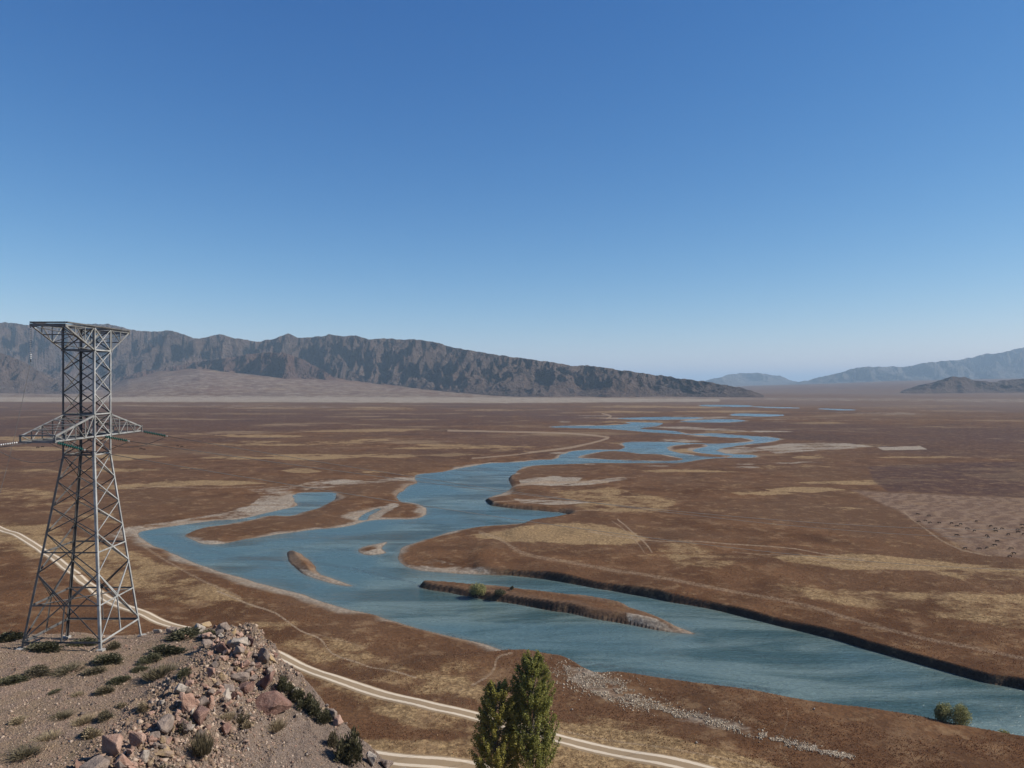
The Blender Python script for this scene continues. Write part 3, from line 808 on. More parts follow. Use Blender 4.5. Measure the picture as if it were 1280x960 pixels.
#==SPLIT-TOWER==
# ------------------------------------------------------------------ lattice pylon
class MB:
    def __init__(s): s.v = []; s.f = []
    def box_between(s, p, q, w, t, ref=(0, 0, 1)):
        p = Vector(p); q = Vector(q); d = (q - p); L = d.length
        if L < 1e-6: return
        d.normalize(); r = Vector(ref)
        if abs(d.dot(r)) > 0.95: r = Vector((1, 0, 0))
        a = d.cross(r).normalized(); b = a.cross(d).normalized()
        n = len(s.v)
        for e in (p, q):
            for i, j in ((-1, -1), (1, -1), (1, 1), (-1, 1)):
                s.v.append(e + a * (i * w / 2) + b * (j * t / 2))
        s.f += [(n, n+3, n+2, n+1), (n+4, n+5, n+6, n+7), (n, n+1, n+5, n+4), (n+1, n+2, n+6, n+5), (n+2, n+3, n+7, n+6), (n+3, n, n+4, n+7)]
    def angle(s, p, q, w, c=None, th=0.02, face=None):
        """an L-section bar whose corner points away from c"""
        p = Vector(p); q = Vector(q); d = (q - p).normalized()
        mid = (p + q) / 2
        out = (mid - Vector(c)) if c is not None else Vector((0.3, -1, 0.2))
        out = (out - d * out.dot(d))
        if out.length < 1e-4: out = Vector((1, 0, 0))
        out.normalize(); sd_ = d.cross(out).normalized()
        a1 = (out + sd_).normalized(); a2 = (out - sd_).normalized()
        if face is not None:
            nf = Vector(face); a1 = d.cross(nf).normalized(); a2 = nf
            if a1.z > 0: a1 = -a1
        for a_ in (a1, a2):
            n_ = d.cross(a_).normalized()
            n = len(s.v)
            for e in (p, q):
                for i, j in ((0, -1), (-1, -1), (-1, 1), (0, 1)):
                    s.v.append(e + a_ * (i * w) + n_ * (j * th / 2))
            s.f += [(n, n+3, n+2, n+1), (n+4, n+5, n+6, n+7), (n, n+1, n+5, n+4), (n+1, n+2, n+6, n+5), (n+2, n+3, n+7, n+6), (n+3, n, n+4, n+7)]
    def build(s, name, mat, parent=None, origin=None):
        me = bpy.data.meshes.new(name)
        o = Vector(origin) if origin is not None else Vector((0, 0, 0))
        me.from_pydata([tuple(x - o) for x in s.v], [], s.f)
        me.update()
        bm = bmesh.new(); bm.from_mesh(me); bmesh.ops.recalc_face_normals(bm, faces=bm.faces); bm.to_mesh(me); bm.free()
        return link(name, me, mat, parent)

def tube_mesh(name, pts, radii, sides=6):
    pts = [Vector(p) for p in pts]; v = []; f = []
    up = Vector((0, 0, 1))
    for i, p in enumerate(pts):
        d = (pts[min(i+1, len(pts)-1)] - pts[max(i-1, 0)]).normalized()
        r = up if abs(d.dot(up)) < 0.95 else Vector((1, 0, 0))
        a = d.cross(r).normalized(); b = a.cross(d).normalized()
        rad = radii[i] if hasattr(radii, '__len__') else radii
        for k in range(sides):
            t = 2 * math.pi * k / sides
            v.append(p + a * math.cos(t) * rad + b * math.sin(t) * rad)
    for i in range(len(pts) - 1):
        for k in range(sides):
            n = (k + 1) % sides
            f.append((i*sides+k, i*sides+n, (i+1)*sides+n, (i+1)*sides+k))
    f.append(tuple(range(sides))[::-1]); f.append(tuple(range((len(pts)-1)*sides, len(pts)*sides)))
    me = bpy.data.meshes.new(name); me.from_pydata([tuple(x) for x in v], [], f); me.update()
    for pl in me.polygons: pl.use_smooth = True
    return me

def bar(name, p, q, w, mat, parent, c=None, face=None):
    m = MB(); m.angle(p, q, w, c, 0.02, face)
    return m.build(name, mat, parent, ORG)

TX, TY = -39.93, 71.45
ORG = Vector((TX, TY, CAMZ - 24.2))
SH = 1.475                                        # half width of the upright shaft
def zt(r): return CAMZ + r
ZK, ZTOP = zt(-6.6), zt(5.25)
FEET = {'A': (-43.85, 67.9), 'B': (-36.75, 67.9), 'C': (-36.75, 75.0), 'D': (-43.85, 75.0)}
SG = {'A': (-1, -1), 'B': (1, -1), 'C': (1, 1), 'D': (-1, 1)}
foot = {}
for k in 'ABCD':
    fx, fy = FEET[k]
    foot[k] = Vector((fx, fy, float(hill_z(np.array([fx]), np.array([fy]))[0]) + 0.05))
kink = {k: Vector((TX + SG[k][0] * SH, TY + SG[k][1] * SH, ZK)) for k in 'ABCD'}
topc = {k: Vector((TX + SG[k][0] * SH, TY + SG[k][1] * SH, ZTOP)) for k in 'ABCD'}
def lp(k, z):
    if z >= ZK: return Vector((kink[k].x, kink[k].y, z))
    t = (z - zt(-23.5)) / (ZK - zt(-23.5))
    b = Vector((FEET[k][0], FEET[k][1], zt(-23.5)))
    return b.lerp(kink[k], t)
tower = empty('transmission_pylon', ORG)
tag(tower, 'tall grey steel lattice pylon standing on the stony spur above the valley', 'pylon')
ctr = Vector((TX, TY, zt(-9)))
def cz(p, q): return Vector((TX, TY, (p.z + q.z) / 2))
for k in 'ABCD':
    m = MB()
    low = lp(k, min(foot[k].z, zt(-23.5)) if foot[k].z < zt(-23.5) else foot[k].z)
    m.angle(low, kink[k], 0.20, cz(low, kink[k]), 0.035)
    m.angle(kink[k], topc[k], 0.17, cz(kink[k], topc[k]), 0.03)
    lg = m.build('leg', M_STEEL_LIT if k in 'BC' else M_STEEL_SHADE, tower, ORG)  # sunward legs get the lit tone, the others have shade painted in
    fm = MB(); fm.box_between(low + Vector((0, 0, -0.5)), low + Vector((0, 0, 0.12)), 0.6, 0.6)
    fm.build('footing', simple('concrete_footing', (0.3, 0.28, 0.25)) if k == 'A' else bpy.data.materials['concrete_footing'], lg)
    bpy.data.objects[lg.name].children[0].matrix_parent_inverse = Matrix()
    for vv in lg.children[0].data.vertices: vv.co -= ORG
faces4 = [('A', 'B'), ('B', 'C'), ('C', 'D'), ('D', 'A')]
NRM = {'A': (0, -1, 0), 'B': (1, 0, 0), 'C': (0, 1, 0), 'D': (-1, 0, 0)}
lv = [-6.6, -8.95, -11.3, -13.6, -17.2, -23.0]
for a, b in faces4:
    for i in range(len(lv) - 1):
        z1, z2 = zt(lv[i]), zt(lv[i + 1])
        w = 0.08 if i < 3 else 0.10
        for (p, q) in ((lp(a, z1), lp(b, z2)), (lp(b, z1), lp(a, z2))):
            bar('cross_brace', p, q, w, (M_STEEL_LIT if a == 'B' else M_STEEL_SHADE), tower, cz(p, q), NRM[a])  # only the sunward face is lit-toned; shade is coloured into the rest
    for z in (-6.6, -15.35, -20.0, -23.2):
        p, q = lp(a, zt(z)), lp(b, zt(z))
        bar('horizontal_strut', p, q, 0.12 if z > -23 else 0.16, (M_STEEL_LIT if a == 'B' else M_STEEL_SHADE), tower, cz(p, q), NRM[a])
    # short posts and hip braces in the bottom panel
    mid = (lp(a, zt(-20.0)) + lp(b, zt(-20.0))) / 2
    for e in (a, b):
        bar('knee_brace', mid, lp(e, zt(-17.2)), 0.09, (M_STEEL_LIT if a == 'B' else M_STEEL_SHADE), tower, cz(mid, mid), NRM[a])
    bar('knee_brace', mid, (lp(a, zt(-23.2)) + lp(b, zt(-23.2))) / 2, 0.09, (M_STEEL_LIT if a == 'B' else M_STEEL_SHADE), tower, cz(mid, mid), NRM[a])
for z in (-20.0,):
    for a, b in (('A', 'C'), ('B', 'D')):
        bar('plan_brace', lp(a, zt(z)), lp(b, zt(z)), 0.07, M_STEEL_SHADE, tower)
sh = [5.2, 3.1, 1.15, -0.85, -2.84, -4.9, -6.6]
for a, b in faces4:
    for i in range(len(sh) - 1):
        z1, z2 = zt(sh[i]), zt(sh[i + 1])
        prs = ((lp(a, z1), lp(b, z2)), (lp(b, z1), lp(a, z2)))
        for (p, q) in prs:
            bar('cross_brace', p, q, 0.075, (M_STEEL_LIT if a == 'B' else M_STEEL_SHADE), tower, cz(p, q), NRM[a])
    for z in (5.22, 3.1, -2.84, -4.9):
        p, q = lp(a, zt(z)), lp(b, zt(z))
        bar('horizontal_strut', p, q, 0.12, (M_STEEL_LIT if a == 'B' else M_STEEL_SHADE), tower, cz(p, q), NRM[a])
# crossarms: box frames reaching towards the viewer and away
def crossarm(sgn, reach, z_top_root, z_bot_root, z_top_tip, z_bot_tip, n, thick):
    y0 = TY + sgn * SH; y1 = y0 + sgn * reach
    xs = (TX - SH, TX + SH)
    def P(x, t, top):
        zr, ze = (z_top_root, z_top_tip) if top else (z_bot_root, z_bot_tip)
        return Vector((x, y0 + (y1 - y0) * t, zt(zr + (ze - zr) * t)))
    arm = MB()
    for x in xs:
        for top in (0, 1):
            arm.angle(P(x, 0, top), P(x, 1, top), thick, cz(P(x, 0, 0), P(x, 1, 1)), 0.03)
    for tt in (0.0, 1.0):
        for top in (0, 1):
            arm.box_between(P(xs[0] - 0.08, tt, top), P(xs[1] + 0.08, tt, top), 0.12, 0.12)
        arm.box_between(P(xs[0], tt, 0), P(xs[0], tt, 1), 0.1, 0.1)
        arm.box_between(P(xs[1], tt, 0), P(xs[1], tt, 1), 0.1, 0.1)
    root = arm.build('crossarm', M_ARM, tower, ORG)
    def sub(name, p, q, w):
        m = MB(); m.angle(p, q, w, None); return m.build(name, M_ARM, root, ORG)
    for i in range(1, n + 1):
        t = i / n; tm = (i - 1) / n
        for x in xs:
            if i < n or abs(z_top_tip - z_bot_tip) > 0.2: sub('post', P(x, t, 0), P(x, t, 1), 0.055)
            sub('lattice_strut', P(x, tm, i % 2), P(x, t, (i + 1) % 2), 0.05)
        for top in (0, 1):
            sub('cross_member', P(xs[0], t, top), P(xs[1], t, top), 0.06)
            sub('plan_strut', P(xs[i % 2], tm, top), P(xs[(i + 1) % 2], t, top), 0.04)
    return [P(xs[0], 1, 0), P(xs[1], 1, 0)]
tipN = crossarm(-1, 6.0, -2.84, -4.9, -4.35, -4.9, 4, 0.14)
tipF = crossarm(1, 6.0, -2.84, -4.9, -4.35, -4.9, 4, 0.14)
tU1 = crossarm(-1, 4.6, 5.25, 3.1, 5.15, 5.0, 3, 0.13)
tU2 = crossarm(1, 3.4, 5.25, 3.1, 5.2, 5.05, 2, 0.13)
# walkway plates on top
pl = MB()
for x in (TX - SH - 0.02, TX + SH + 0.02):
    pl.box_between((x, TY - SH - 4.5, zt(5.33)), (x, TY + SH + 3.3, zt(5.33)), 0.28, 0.12)
pl.box_between((TX - SH, TY - SH - 4.4, zt(5.33)), (TX + SH, TY - SH - 4.4, zt(5.33)), 0.28, 0.11)
pl.build('walkway_plate', M_STEEL_SHADE, tower, ORG)

# insulator strings
def disc_mesh(r, h):
    bm = bmesh.new(); prof = [(0.02, 0), (r * 0.45, 0.0), (r * 0.95, -h * 0.35), (r, -h * 0.5), (r * 0.6, -h * 0.45), (0.05, -h * 0.6), (0.03, -h)]
    rings = []
    for (rr, z) in prof:
        rings.append([bm.verts.new((rr * math.cos(2 * math.pi * k / 10), rr * math.sin(2 * math.pi * k / 10), z)) for k in range(10)])
    for a_, b_ in zip(rings, rings[1:]):
        for k in range(10): bm.faces.new((a_[k], a_[(k+1) % 10], b_[(k+1) % 10], b_[k]))
    bm.faces.new(rings[0]); bm.faces.new(rings[-1][::-1])
    bmesh.ops.recalc_face_normals(bm, faces=bm.faces)
    me = bpy.data.meshes.new('glass_disc'); bm.to_mesh(me); bm.free()
    return me
DG = disc_mesh(0.17, 0.16); DG.materials.append(M_GLASS)
DW = disc_mesh(0.09, 0.12); DW.materials.append(M_PORC)
def insulator(p, q, label, mesh=DG, double=True, group=None):
    p = Vector(p); q = Vector(q); d = (q - p); L = d.length; d.normalize()
    root = empty('insulator_string', p); root.rotation_euler = (-d).to_track_quat('Z', 'Y').to_euler()
    tag(root, label, 'insulator', group)
    n = int(L / 0.16) - 2
    offs = (-0.16, 0.16) if double else (0,)
    for ox in offs:
        link('core_rod', tube_mesh('core_rod', [(ox, 0, 0), (ox, 0, -L)], 0.025, 5), M_WIRE, root)
        for i in range(n):
            o = link('insulator_disc', mesh, None, root); o.location = (ox, 0, -0.2 - i * (L - 0.4) / n)
    if double:
        for zz in (-0.06, -L + 0.06):
            m = MB(); m.box_between((-0.25, 0, zz), (0.25, 0, zz), 0.1, 0.08, (0, 1, 0)); m.build('yoke_plate', M_STEEL_LIT, root)
    return q
def pxpt(px, py, D): return Vector(((px - 640) / FPX * D, D, CAMZ - (py - 480) / FPX * D))
G1 = 'glass insulator strings at the lower crossarm'
ends = []
p = tipN[1]; ends.append(insulator(p, p + Vector((2.0, 1.0, -0.75)), 'green glass insulator string on the right corner of the near crossarm', group=G1))
p = Vector((TX + SH, TY, zt(-4.9))); ends.append(insulator(p, p + Vector((2.0, 1.0, -0.55)), 'middle green insulator string leaving the pylon body', group=G1))
p = tipF[1]; ends.append(insulator(p, p + Vector((2.2, 1.1, -0.6)), 'green insulator string at the far crossarm, rightmost on the pylon', group=G1))
lends = []
p = tipN[0]; lends.append(insulator(p, p + Vector((-2.1, -0.6, -0.3)), 'pale insulator string pointing left from the near crossarm at the photo edge', DW, False, G1))
p = Vector((TX - SH, TY, zt(-4.9))); lends.append(insulator(p, p + Vector((-2.1, -0.6, -0.4)), 'pale insulator string on the left side of the pylon body', DW, False, G1))
p = tipF[0]; lends.append(insulator(p, p + Vector((-2.1, -0.6, -0.3)), 'pale insulator string on the left corner of the far crossarm', DW, False, G1))
p = tU1[0]; sb = insulator(p, p + Vector((0.0, 0, -3.1)), 'long white insulator string hanging from the top left corner of the pylon', DW, False)

GW = 'power lines leaving the pylon'
for i, (e, a_, lab) in enumerate(zip(ends, (-100, -84, -92), ('power line from the near crossarm, lowest of the three over the river', 'power line from the pylon body, middle of the three over the river', 'power line from the far crossarm, highest of the three over the river'))):
    pts = [e + Vector((350 * t, 212 * t, a_ * t + 56 * t * t)) for t in np.linspace(0, 0.9, 60)]
    tag(link('power_line', tube_mesh('power_line', pts, 0.028, 5), M_WIRE), lab, 'power line', GW)
for e, lab in zip(lends, ('power line running out of the photo at left from the near crossarm', 'power line running out of the photo at left from the pylon body', 'power line running out of the photo at left from the far crossarm')):
    pts = [e + Vector((-200 * t, -50 * t, -30 * t + 40 * t * t)) for t in np.linspace(0, 0.9, 30)]
    tag(link('power_line', tube_mesh('power_line', pts, 0.028, 5), M_WIRE), lab, 'power line', GW)
for e1, e2, lab in zip(lends, ends, ('jumper cable looping under the near crossarm', 'jumper cable looping past the pylon body', 'jumper cable looping under the far crossarm')):
    pts = [e1.lerp(e2, t) + Vector((0, -0.3 * math.sin(math.pi * t), -1.2 * math.sin(math.pi * t))) for t in np.linspace(0, 1, 24)]
    tag(link('jumper_cable', tube_mesh('jumper_cable', pts, 0.025, 5), M_WIRE), lab, 'cable', 'jumper cables on the pylon')
pts = [sb.lerp(pxpt(-30, 700, 60), t) + Vector((0, 0, 1.6 * math.sin(math.pi * t) * -1)) for t in np.linspace(0, 1, 20)]
tag(link('down_wire', tube_mesh('down_wire', pts, 0.018, 5), M_WIRE), 'thin wire dropping left from the hanging white insulator string', 'wire')

#==SPLIT-OBJECTS==
# ------------------------------------------------------------------ rocks
def rock_mesh(seed, sx=1, sy=1, sz=1):
    r = random.Random(seed)
    bm = bmesh.new()
    pts = []
    for i in range(r.randint(10, 16)):
        d = Vector((r.gauss(0, 1), r.gauss(0, 1), r.gauss(0, 1))).normalized()
        k = 0.5 * r.uniform(0.8, 1.05)
        d = Vector([math.copysign(abs(c) ** 0.6, c) for c in d]) * k * 0.85
        pts.append(bm.verts.new((d.x * sx, d.y * sy, d.z * sz)))
    res = bmesh.ops.convex_hull(bm, input=pts)
    bmesh.ops.delete(bm, geom=[g for g in res['geom_interior'] if isinstance(g, bmesh.types.BMVert)], context='VERTS')
    bmesh.ops.dissolve_limit(bm, angle_limit=R(12), verts=bm.verts, edges=bm.edges)
    bmesh.ops.bevel(bm, geom=list(bm.edges), offset=0.035, segments=1, affect='EDGES', clamp_overlap=True)
    bmesh.ops.triangulate(bm, faces=bm.faces)
    bmesh.ops.subdivide_edges(bm, edges=bm.edges, cuts=2, use_grid_fill=True)
    co = np.array([v_.co[:] for v_ in bm.verts])
    n1 = fbm(co[:, 0] * 5 + seed, co[:, 1] * 5 + co[:, 2] * 4, 3, seed) * 0.035
    n2 = fbm(co[:, 2] * 5 + seed, co[:, 0] * 4 - co[:, 1] * 5, 3, seed + 4) * 0.035
    for v_, a_, b_ in zip(bm.verts, n1, n2): v_.co += Vector((a_, b_, (a_ + b_) * 0.5))
    me = bpy.data.meshes.new('rock'); bm.to_mesh(me); bm.free()
    return me
ROCKS = {}
for mi in range(5):
    for s in range(6):
        m = rock_mesh(100 + mi * 10 + s, 1, random.uniform(0.7, 1), random.uniform(0.75, 1)); m.materials.append(M_ROCK[mi]); ROCKS[(mi, s)] = m
def rock_at(x, y, z, w, h, mi, seed, label, group, name='rock', tilt=0.5, sink=0.22):
    r = random.Random(seed)
    o = link(name, ROCKS[(mi, seed % 6)])
    o.rotation_euler = (r.uniform(-tilt, tilt), r.uniform(-tilt, tilt), r.uniform(0, 6.28))
    o.scale = (w * 1.1, w * 0.95, h * 1.15)
    o.location = (x, y, z + h * (0.5 - sink))
    return tag(o, label, 'rock', group)
GB = 'boulders on the spur'
BIG = [ # px, py(base), w px, h px, material, label
 (262,848,13,17,0,'upright pink boulder in the upper middle of the rubble'),
 (277,852,12,10,2,'small pale ochre boulder right of the upright pink one'),
 (296,854,24,13,1,'flat grey slab resting on the dark red boulder'),
 (308,868,36,14,3,'wide dark red slab below the flat grey slab'),
 (332,864,32,28,3,'big boulder with a dark shaded face at the edge of the spur'),
 (336,892,44,24,3,'long dark leaning boulder low on the right of the rubble'),
 (233,893,17,34,0,'tall pale upright rock in the middle of the rubble'),
 (263,889,10,30,0,'narrow pink upright rock like a post'),
 (250,908,30,28,3,'rounded dark boulder beside the tall pale rock'),
 (204,922,26,30,1,'squared block with one black shaded side'),
 (206,947,34,14,2,'flat ochre slab near the bottom of the photo'),
 (189,930,12,11,0,'small orange pink rock beside the squared block'),
 (167,938,22,28,0,'pink grey boulder left of the small orange rock'),
 (326,830,20,24,1,'grey rock spire at the top edge above the road'),
 (295,812,24,14,4,'white cracked boulder just above the road bend'),
 (274,796,11,11,1,'grey knob at the top of the rubble by the green shrub'),
 (179,957,11,24,4,'white orange shard at the bottom of the rubble'),
 (281,918,15,14,3,'small dark boulder alone on the bare slope'),
 (251,886,18,16,1,'grey boulder touching the narrow pink upright rock'),
 (236,858,13,11,0,'pink cube shaped rock left of the upper rubble'),
 (136,946,28,32,0,'large pink boulder furthest left in the rubble'),
 (152,962,22,20,0,'pink boulder below the large one at the left'),
 (93,962,16,13,3,'dark reddish rock at the bottom edge of the photo'),
 (114,964,34,14,1,'flat grey rock at the bottom edge of the photo'),
 (413,900,16,20,1,'ribbed grey outcrop among the green shrubs on the edge'),
 (421,908,14,16,0,'pinkish outcrop beside the large dark bush'),
 (463,957,18,16,4,'pale rock beside the dirt track at the foot of the spur'),
 (482,962,18,14,1,'grey rock right of the pale one by the dirt track'),
 (502,965,14,12,4,'rightmost pale rock by the dirt track'),
 (222,795,14,12,1,'grey rock beyond the shrubs near the pylon'),
 (213,792,16,10,1,'flat rock on the far rim behind the pylon foot'),
 (383,880,13,14,0,'pale rock on the edge just inside the shrub row'),
 (368,872,12,12,4,'whitish rock near the top of the shrub row'),
 (196,792,10,9,4,'small pale rock next to the right pylon foot'),
]
for i, (px, py, w, h, mi, lab) in enumerate(BIG):
    x, y, z = hit(px, py)
    s = y / FPX
    rock_at(x, y + w * s * 0.3, z, w * s * 1.25, h * s * 1.15, mi, 300 + i, lab, GB, 'boulder', 0.25)
# smaller rubble
band = catmull([(262,792),(300,815),(318,838),(300,862),(262,880),(225,905),(180,935),(150,960)], 8, False)
rr = random.Random(5)
cnt = 0
ZL = ('fist sized to knee high broken rock in the upper rubble above the dark slab', 'broken rock in the middle of the rubble band', 'broken rock in the lower rubble near the bottom of the photo')
for i in range(265):
    b = band[rr.randrange(len(band))]
    px = b[0] + rr.gauss(0, 19); py = b[1] + rr.gauss(0, 11)
    x, y, z = hit(px, py)
    if y > 90 or px < 2: continue
    s = y / FPX; w = min(rr.lognormvariate(2.0, 0.45), 18)
    zl = 0 if py < 850 else (1 if py < 905 else 2)
    rock_at(x, y, z, w * s * 1.2, w * s * rr.uniform(0.6, 1.1), rr.choice([0, 0, 0, 1, 1, 2, 3, 4]), rr.randrange(9999), ZL[zl], ('small rocks of the upper rubble', 'small rocks of the middle rubble', 'small rocks of the lower rubble')[zl], 'rock', 0.7)
for i in range(42):
    px = rr.uniform(270, 440); py = rr.uniform(850, 965)
    x, y, z = hit(px, py)
    if y > 75: continue
    s = y / FPX; w = rr.uniform(2.5, 6)
    rock_at(x, y, z, w * s * 1.3, w * s * 0.8, rr.choice([0, 1, 1, 4]), rr.randrange(9999), 'small stone lying on the bare right slope of the spur', 'stones on the right slope of the spur', 'rock', 0.7)
for px, py, lab in ((715,887,'lone white stone on the grass right of the poplars'),(1018,887,'lone white stone on the brown bank above the river'),(871,931,'small white stone beside the debris strip')):
    x, y = g2w(px, py, HG); z = float(zgrid_lookup(x, y)[0])
    rock_at(float(x), float(y), z, 0.6, 0.5, 4, px, lab, None, 'stone')

# gravel: angular chips spread by the thousand
def chips(name, xs, ys, zs, size, mat, seed):
    r = np.random.default_rng(seed); n = len(xs)
    base = np.array([[1, 0, 0], [-.5, .87, 0], [-.5, -.87, 0], [0.1, 0.1, .8], [0, -.1, -.8]], float)
    v = np.repeat(base[None], n, 0) * r.uniform(0.6, 1.3, (n, 5, 1)) * size[:, None, None]
    a = r.uniform(0, 6.28, n); b = r.uniform(-.7, .7, n)
    ca, sa, cb, sb_ = np.cos(a)[:, None], np.sin(a)[:, None], np.cos(b)[:, None], np.sin(b)[:, None]
    x_, y_, z_ = v[..., 0], v[..., 1], v[..., 2]
    y2, z2 = y_ * cb - z_ * sb_, y_ * sb_ + z_ * cb
    v = np.stack([x_ * ca - y2 * sa + xs[:, None], x_ * sa + y2 * ca + ys[:, None], z2 + zs[:, None]], -1)
    f = np.array([[0, 1, 3], [1, 2, 3], [2, 0, 3], [1, 0, 4], [2, 1, 4], [0, 2, 4]])
    F_ = (f[None] + (np.arange(n) * 5)[:, None, None]).reshape(-1, 3)
    return link(name, fast_mesh(name, v.reshape(-1, 3), F_, False), mat)
def gravel_mat(name, cols):
    k = NT(name, 0.9, 0.1)
    rnd = k.n.new('ShaderNodeNewGeometry').outputs['Random Per Island']
    cr = k.n.new('ShaderNodeValToRGB'); k.l.new(rnd, cr.inputs[0])
    cr.color_ramp.interpolation = 'CONSTANT'
    for i, c in enumerate(cols):
        if i < 2: e = cr.color_ramp.elements[i]; e.position = i / len(cols)
        else: e = cr.color_ramp.elements.new(i / len(cols))
        e.color = (*c, 1)
    k.color(cr.outputs[0])
    return k.m
n = 60000
gd = 44 + 42 * rng.random(n) ** 1.2; gp = rng.uniform(-40, 470, n)
gx = (gp - 640) / FPX * gd
dens = 0.45 + 0.55 * sstep(-29, -25, gx) * (1 - sstep(-19, -14, gx))
kp = rng.random(n) < dens * sstep(0.35, 0.6, vnoise(gx / 1.5, gd / 1.5, 3) * 0.6 + 0.4)
gx, gd = gx[kp], gd[kp]
gz = hill_z(gx, gd)
tag(chips('gravel', gx, gd, gz, np.clip(rng.lognormal(-3.0, 0.5, len(gx)), 0.02, 0.22) * (1 + 1.0 * sstep(-28, -25, gx) * (1 - sstep(-20, -17, gx))), gravel_mat('spur_gravel', [(0.17, 0.115, 0.08), (0.25, 0.17, 0.125), (0.36, 0.27, 0.20), (0.20, 0.125, 0.09), (0.11, 0.085, 0.07), (0.23, 0.165, 0.105)]), 4), 'loose pinkish gravel and chips covering the spur around the pylon', 'gravel', kind='stuff')

# pale debris strip on the near bank
strip = catmull([(712,838),(745,852),(770,862),(800,876),(860,893),(930,912),(1000,932),(1060,948)], 8, False)
n = 8500
ii = rng.integers(0, len(strip), n); wdt = np.interp(strip[ii, 0], [700, 760, 830, 930, 1060], [24, 19, 8, 6, 4])
sp = strip[ii] + np.stack([rng.normal(0, 1, n) * wdt * 1.0, rng.normal(0, 1, n) * wdt * 0.38], 1)
sx_, sy_ = g2w(sp[:, 0], sp[:, 1], HG)
kp = (vnoise(sx_ / 1.3, sy_ / 1.3, 8) * 0.6 + vnoise(sx_ / 4, sy_ / 4, 18) * 0.4 > 0.43)
sx_, sy_ = sx_[kp], sy_[kp]
ss, sc_ = shore_fields(sx_, sy_)
kp = ss > 1.0; sx_, sy_ = sx_[kp], sy_[kp]
sz_ = zgrid_lookup(sx_, sy_)
tag(chips('bank_stones', sx_, sy_, sz_ + 0.05, np.clip(rng.lognormal(-2.15, 0.4, len(sx_)), 0.05, 0.26), gravel_mat('bleached_stones', [(0.28, 0.22, 0.155), (0.36, 0.29, 0.21), (0.19, 0.14, 0.10), (0.43, 0.36, 0.27)]), 9), 'strip of bleached stones and driftwood across the brown near bank', 'stones', kind='stuff')

# ------------------------------------------------------------------ plants
def blades(r, n, fn):
    V_, F_ = [], []
    for i in range(n):
        c, d, w, l = fn(r)
        d = d.normalized(); s_ = d.cross(Vector((r.gauss(0, 1), r.gauss(0, 1), r.gauss(0, 1))))
        if s_.length < 1e-3: continue
        s_ = s_.normalized() * w
        k = len(V_)
        V_ += [c - s_ * 0.5, c + s_ * 0.5, c + d * l + s_ * 0.25, c + d * l * 1.05 - s_ * 0.25]
        F_.append((k, k+1, k+2, k+3))
    return V_, F_
def shrub_mesh(seed, kind):
    r = random.Random(seed)
    lobes = [(Vector((r.uniform(-.3, .3), r.uniform(-.3, .3), 0)), r.uniform(.45, .75)) for _ in range(5)]
    def fn(r_):
        c0, rad = r_.choice(lobes)
        if kind == 'bush':
            d = Vector((r_.gauss(0, 1), r_.gauss(0, 1), abs(r_.gauss(0, 1)))).normalized()
            q = r_.uniform(.35, 1.0) ** 0.6
            p_ = c0 * 0.7 + Vector((d.x * rad * 0.35, d.y * rad * 0.35, d.z * rad * 1.1)) * q
            p_ = p_ + Vector((r_.gauss(0, .04), r_.gauss(0, .04), r_.gauss(0, .04)))
            return p_, d + Vector((0, 0, .5)), .045, .08
        a_ = r_.uniform(0, 6.28); rr_ = r_.uniform(0, .35) ** 1.0
        p_ = c0 * 0.7 + Vector((math.cos(a_) * rr_, math.sin(a_) * rr_, 0))
        return p_, Vector((math.cos(a_) * rr_ * 1.8, math.sin(a_) * rr_ * 1.8, .8)), .022, r_.uniform(.4, 1.0) * rad
    v_, f_ = blades(r, 1500 if kind == 'bush' else 900, fn)
    me = bpy.data.meshes.new('shrub'); me.from_pydata([tuple(x) for x in v_], [], f_); me.update()
    return me
SHR = {}
for mi, mt in (('g', M_SHRUB_G), ('d', M_SHRUB_D), ('t', M_SHRUB_T)):
    for s in range(4):
        m = shrub_mesh(40 + s + ord(mi), 'bush' if mi == 'g' or s % 2 else 'tuft'); m.materials.append(mt); SHR[(mi, s)] = m
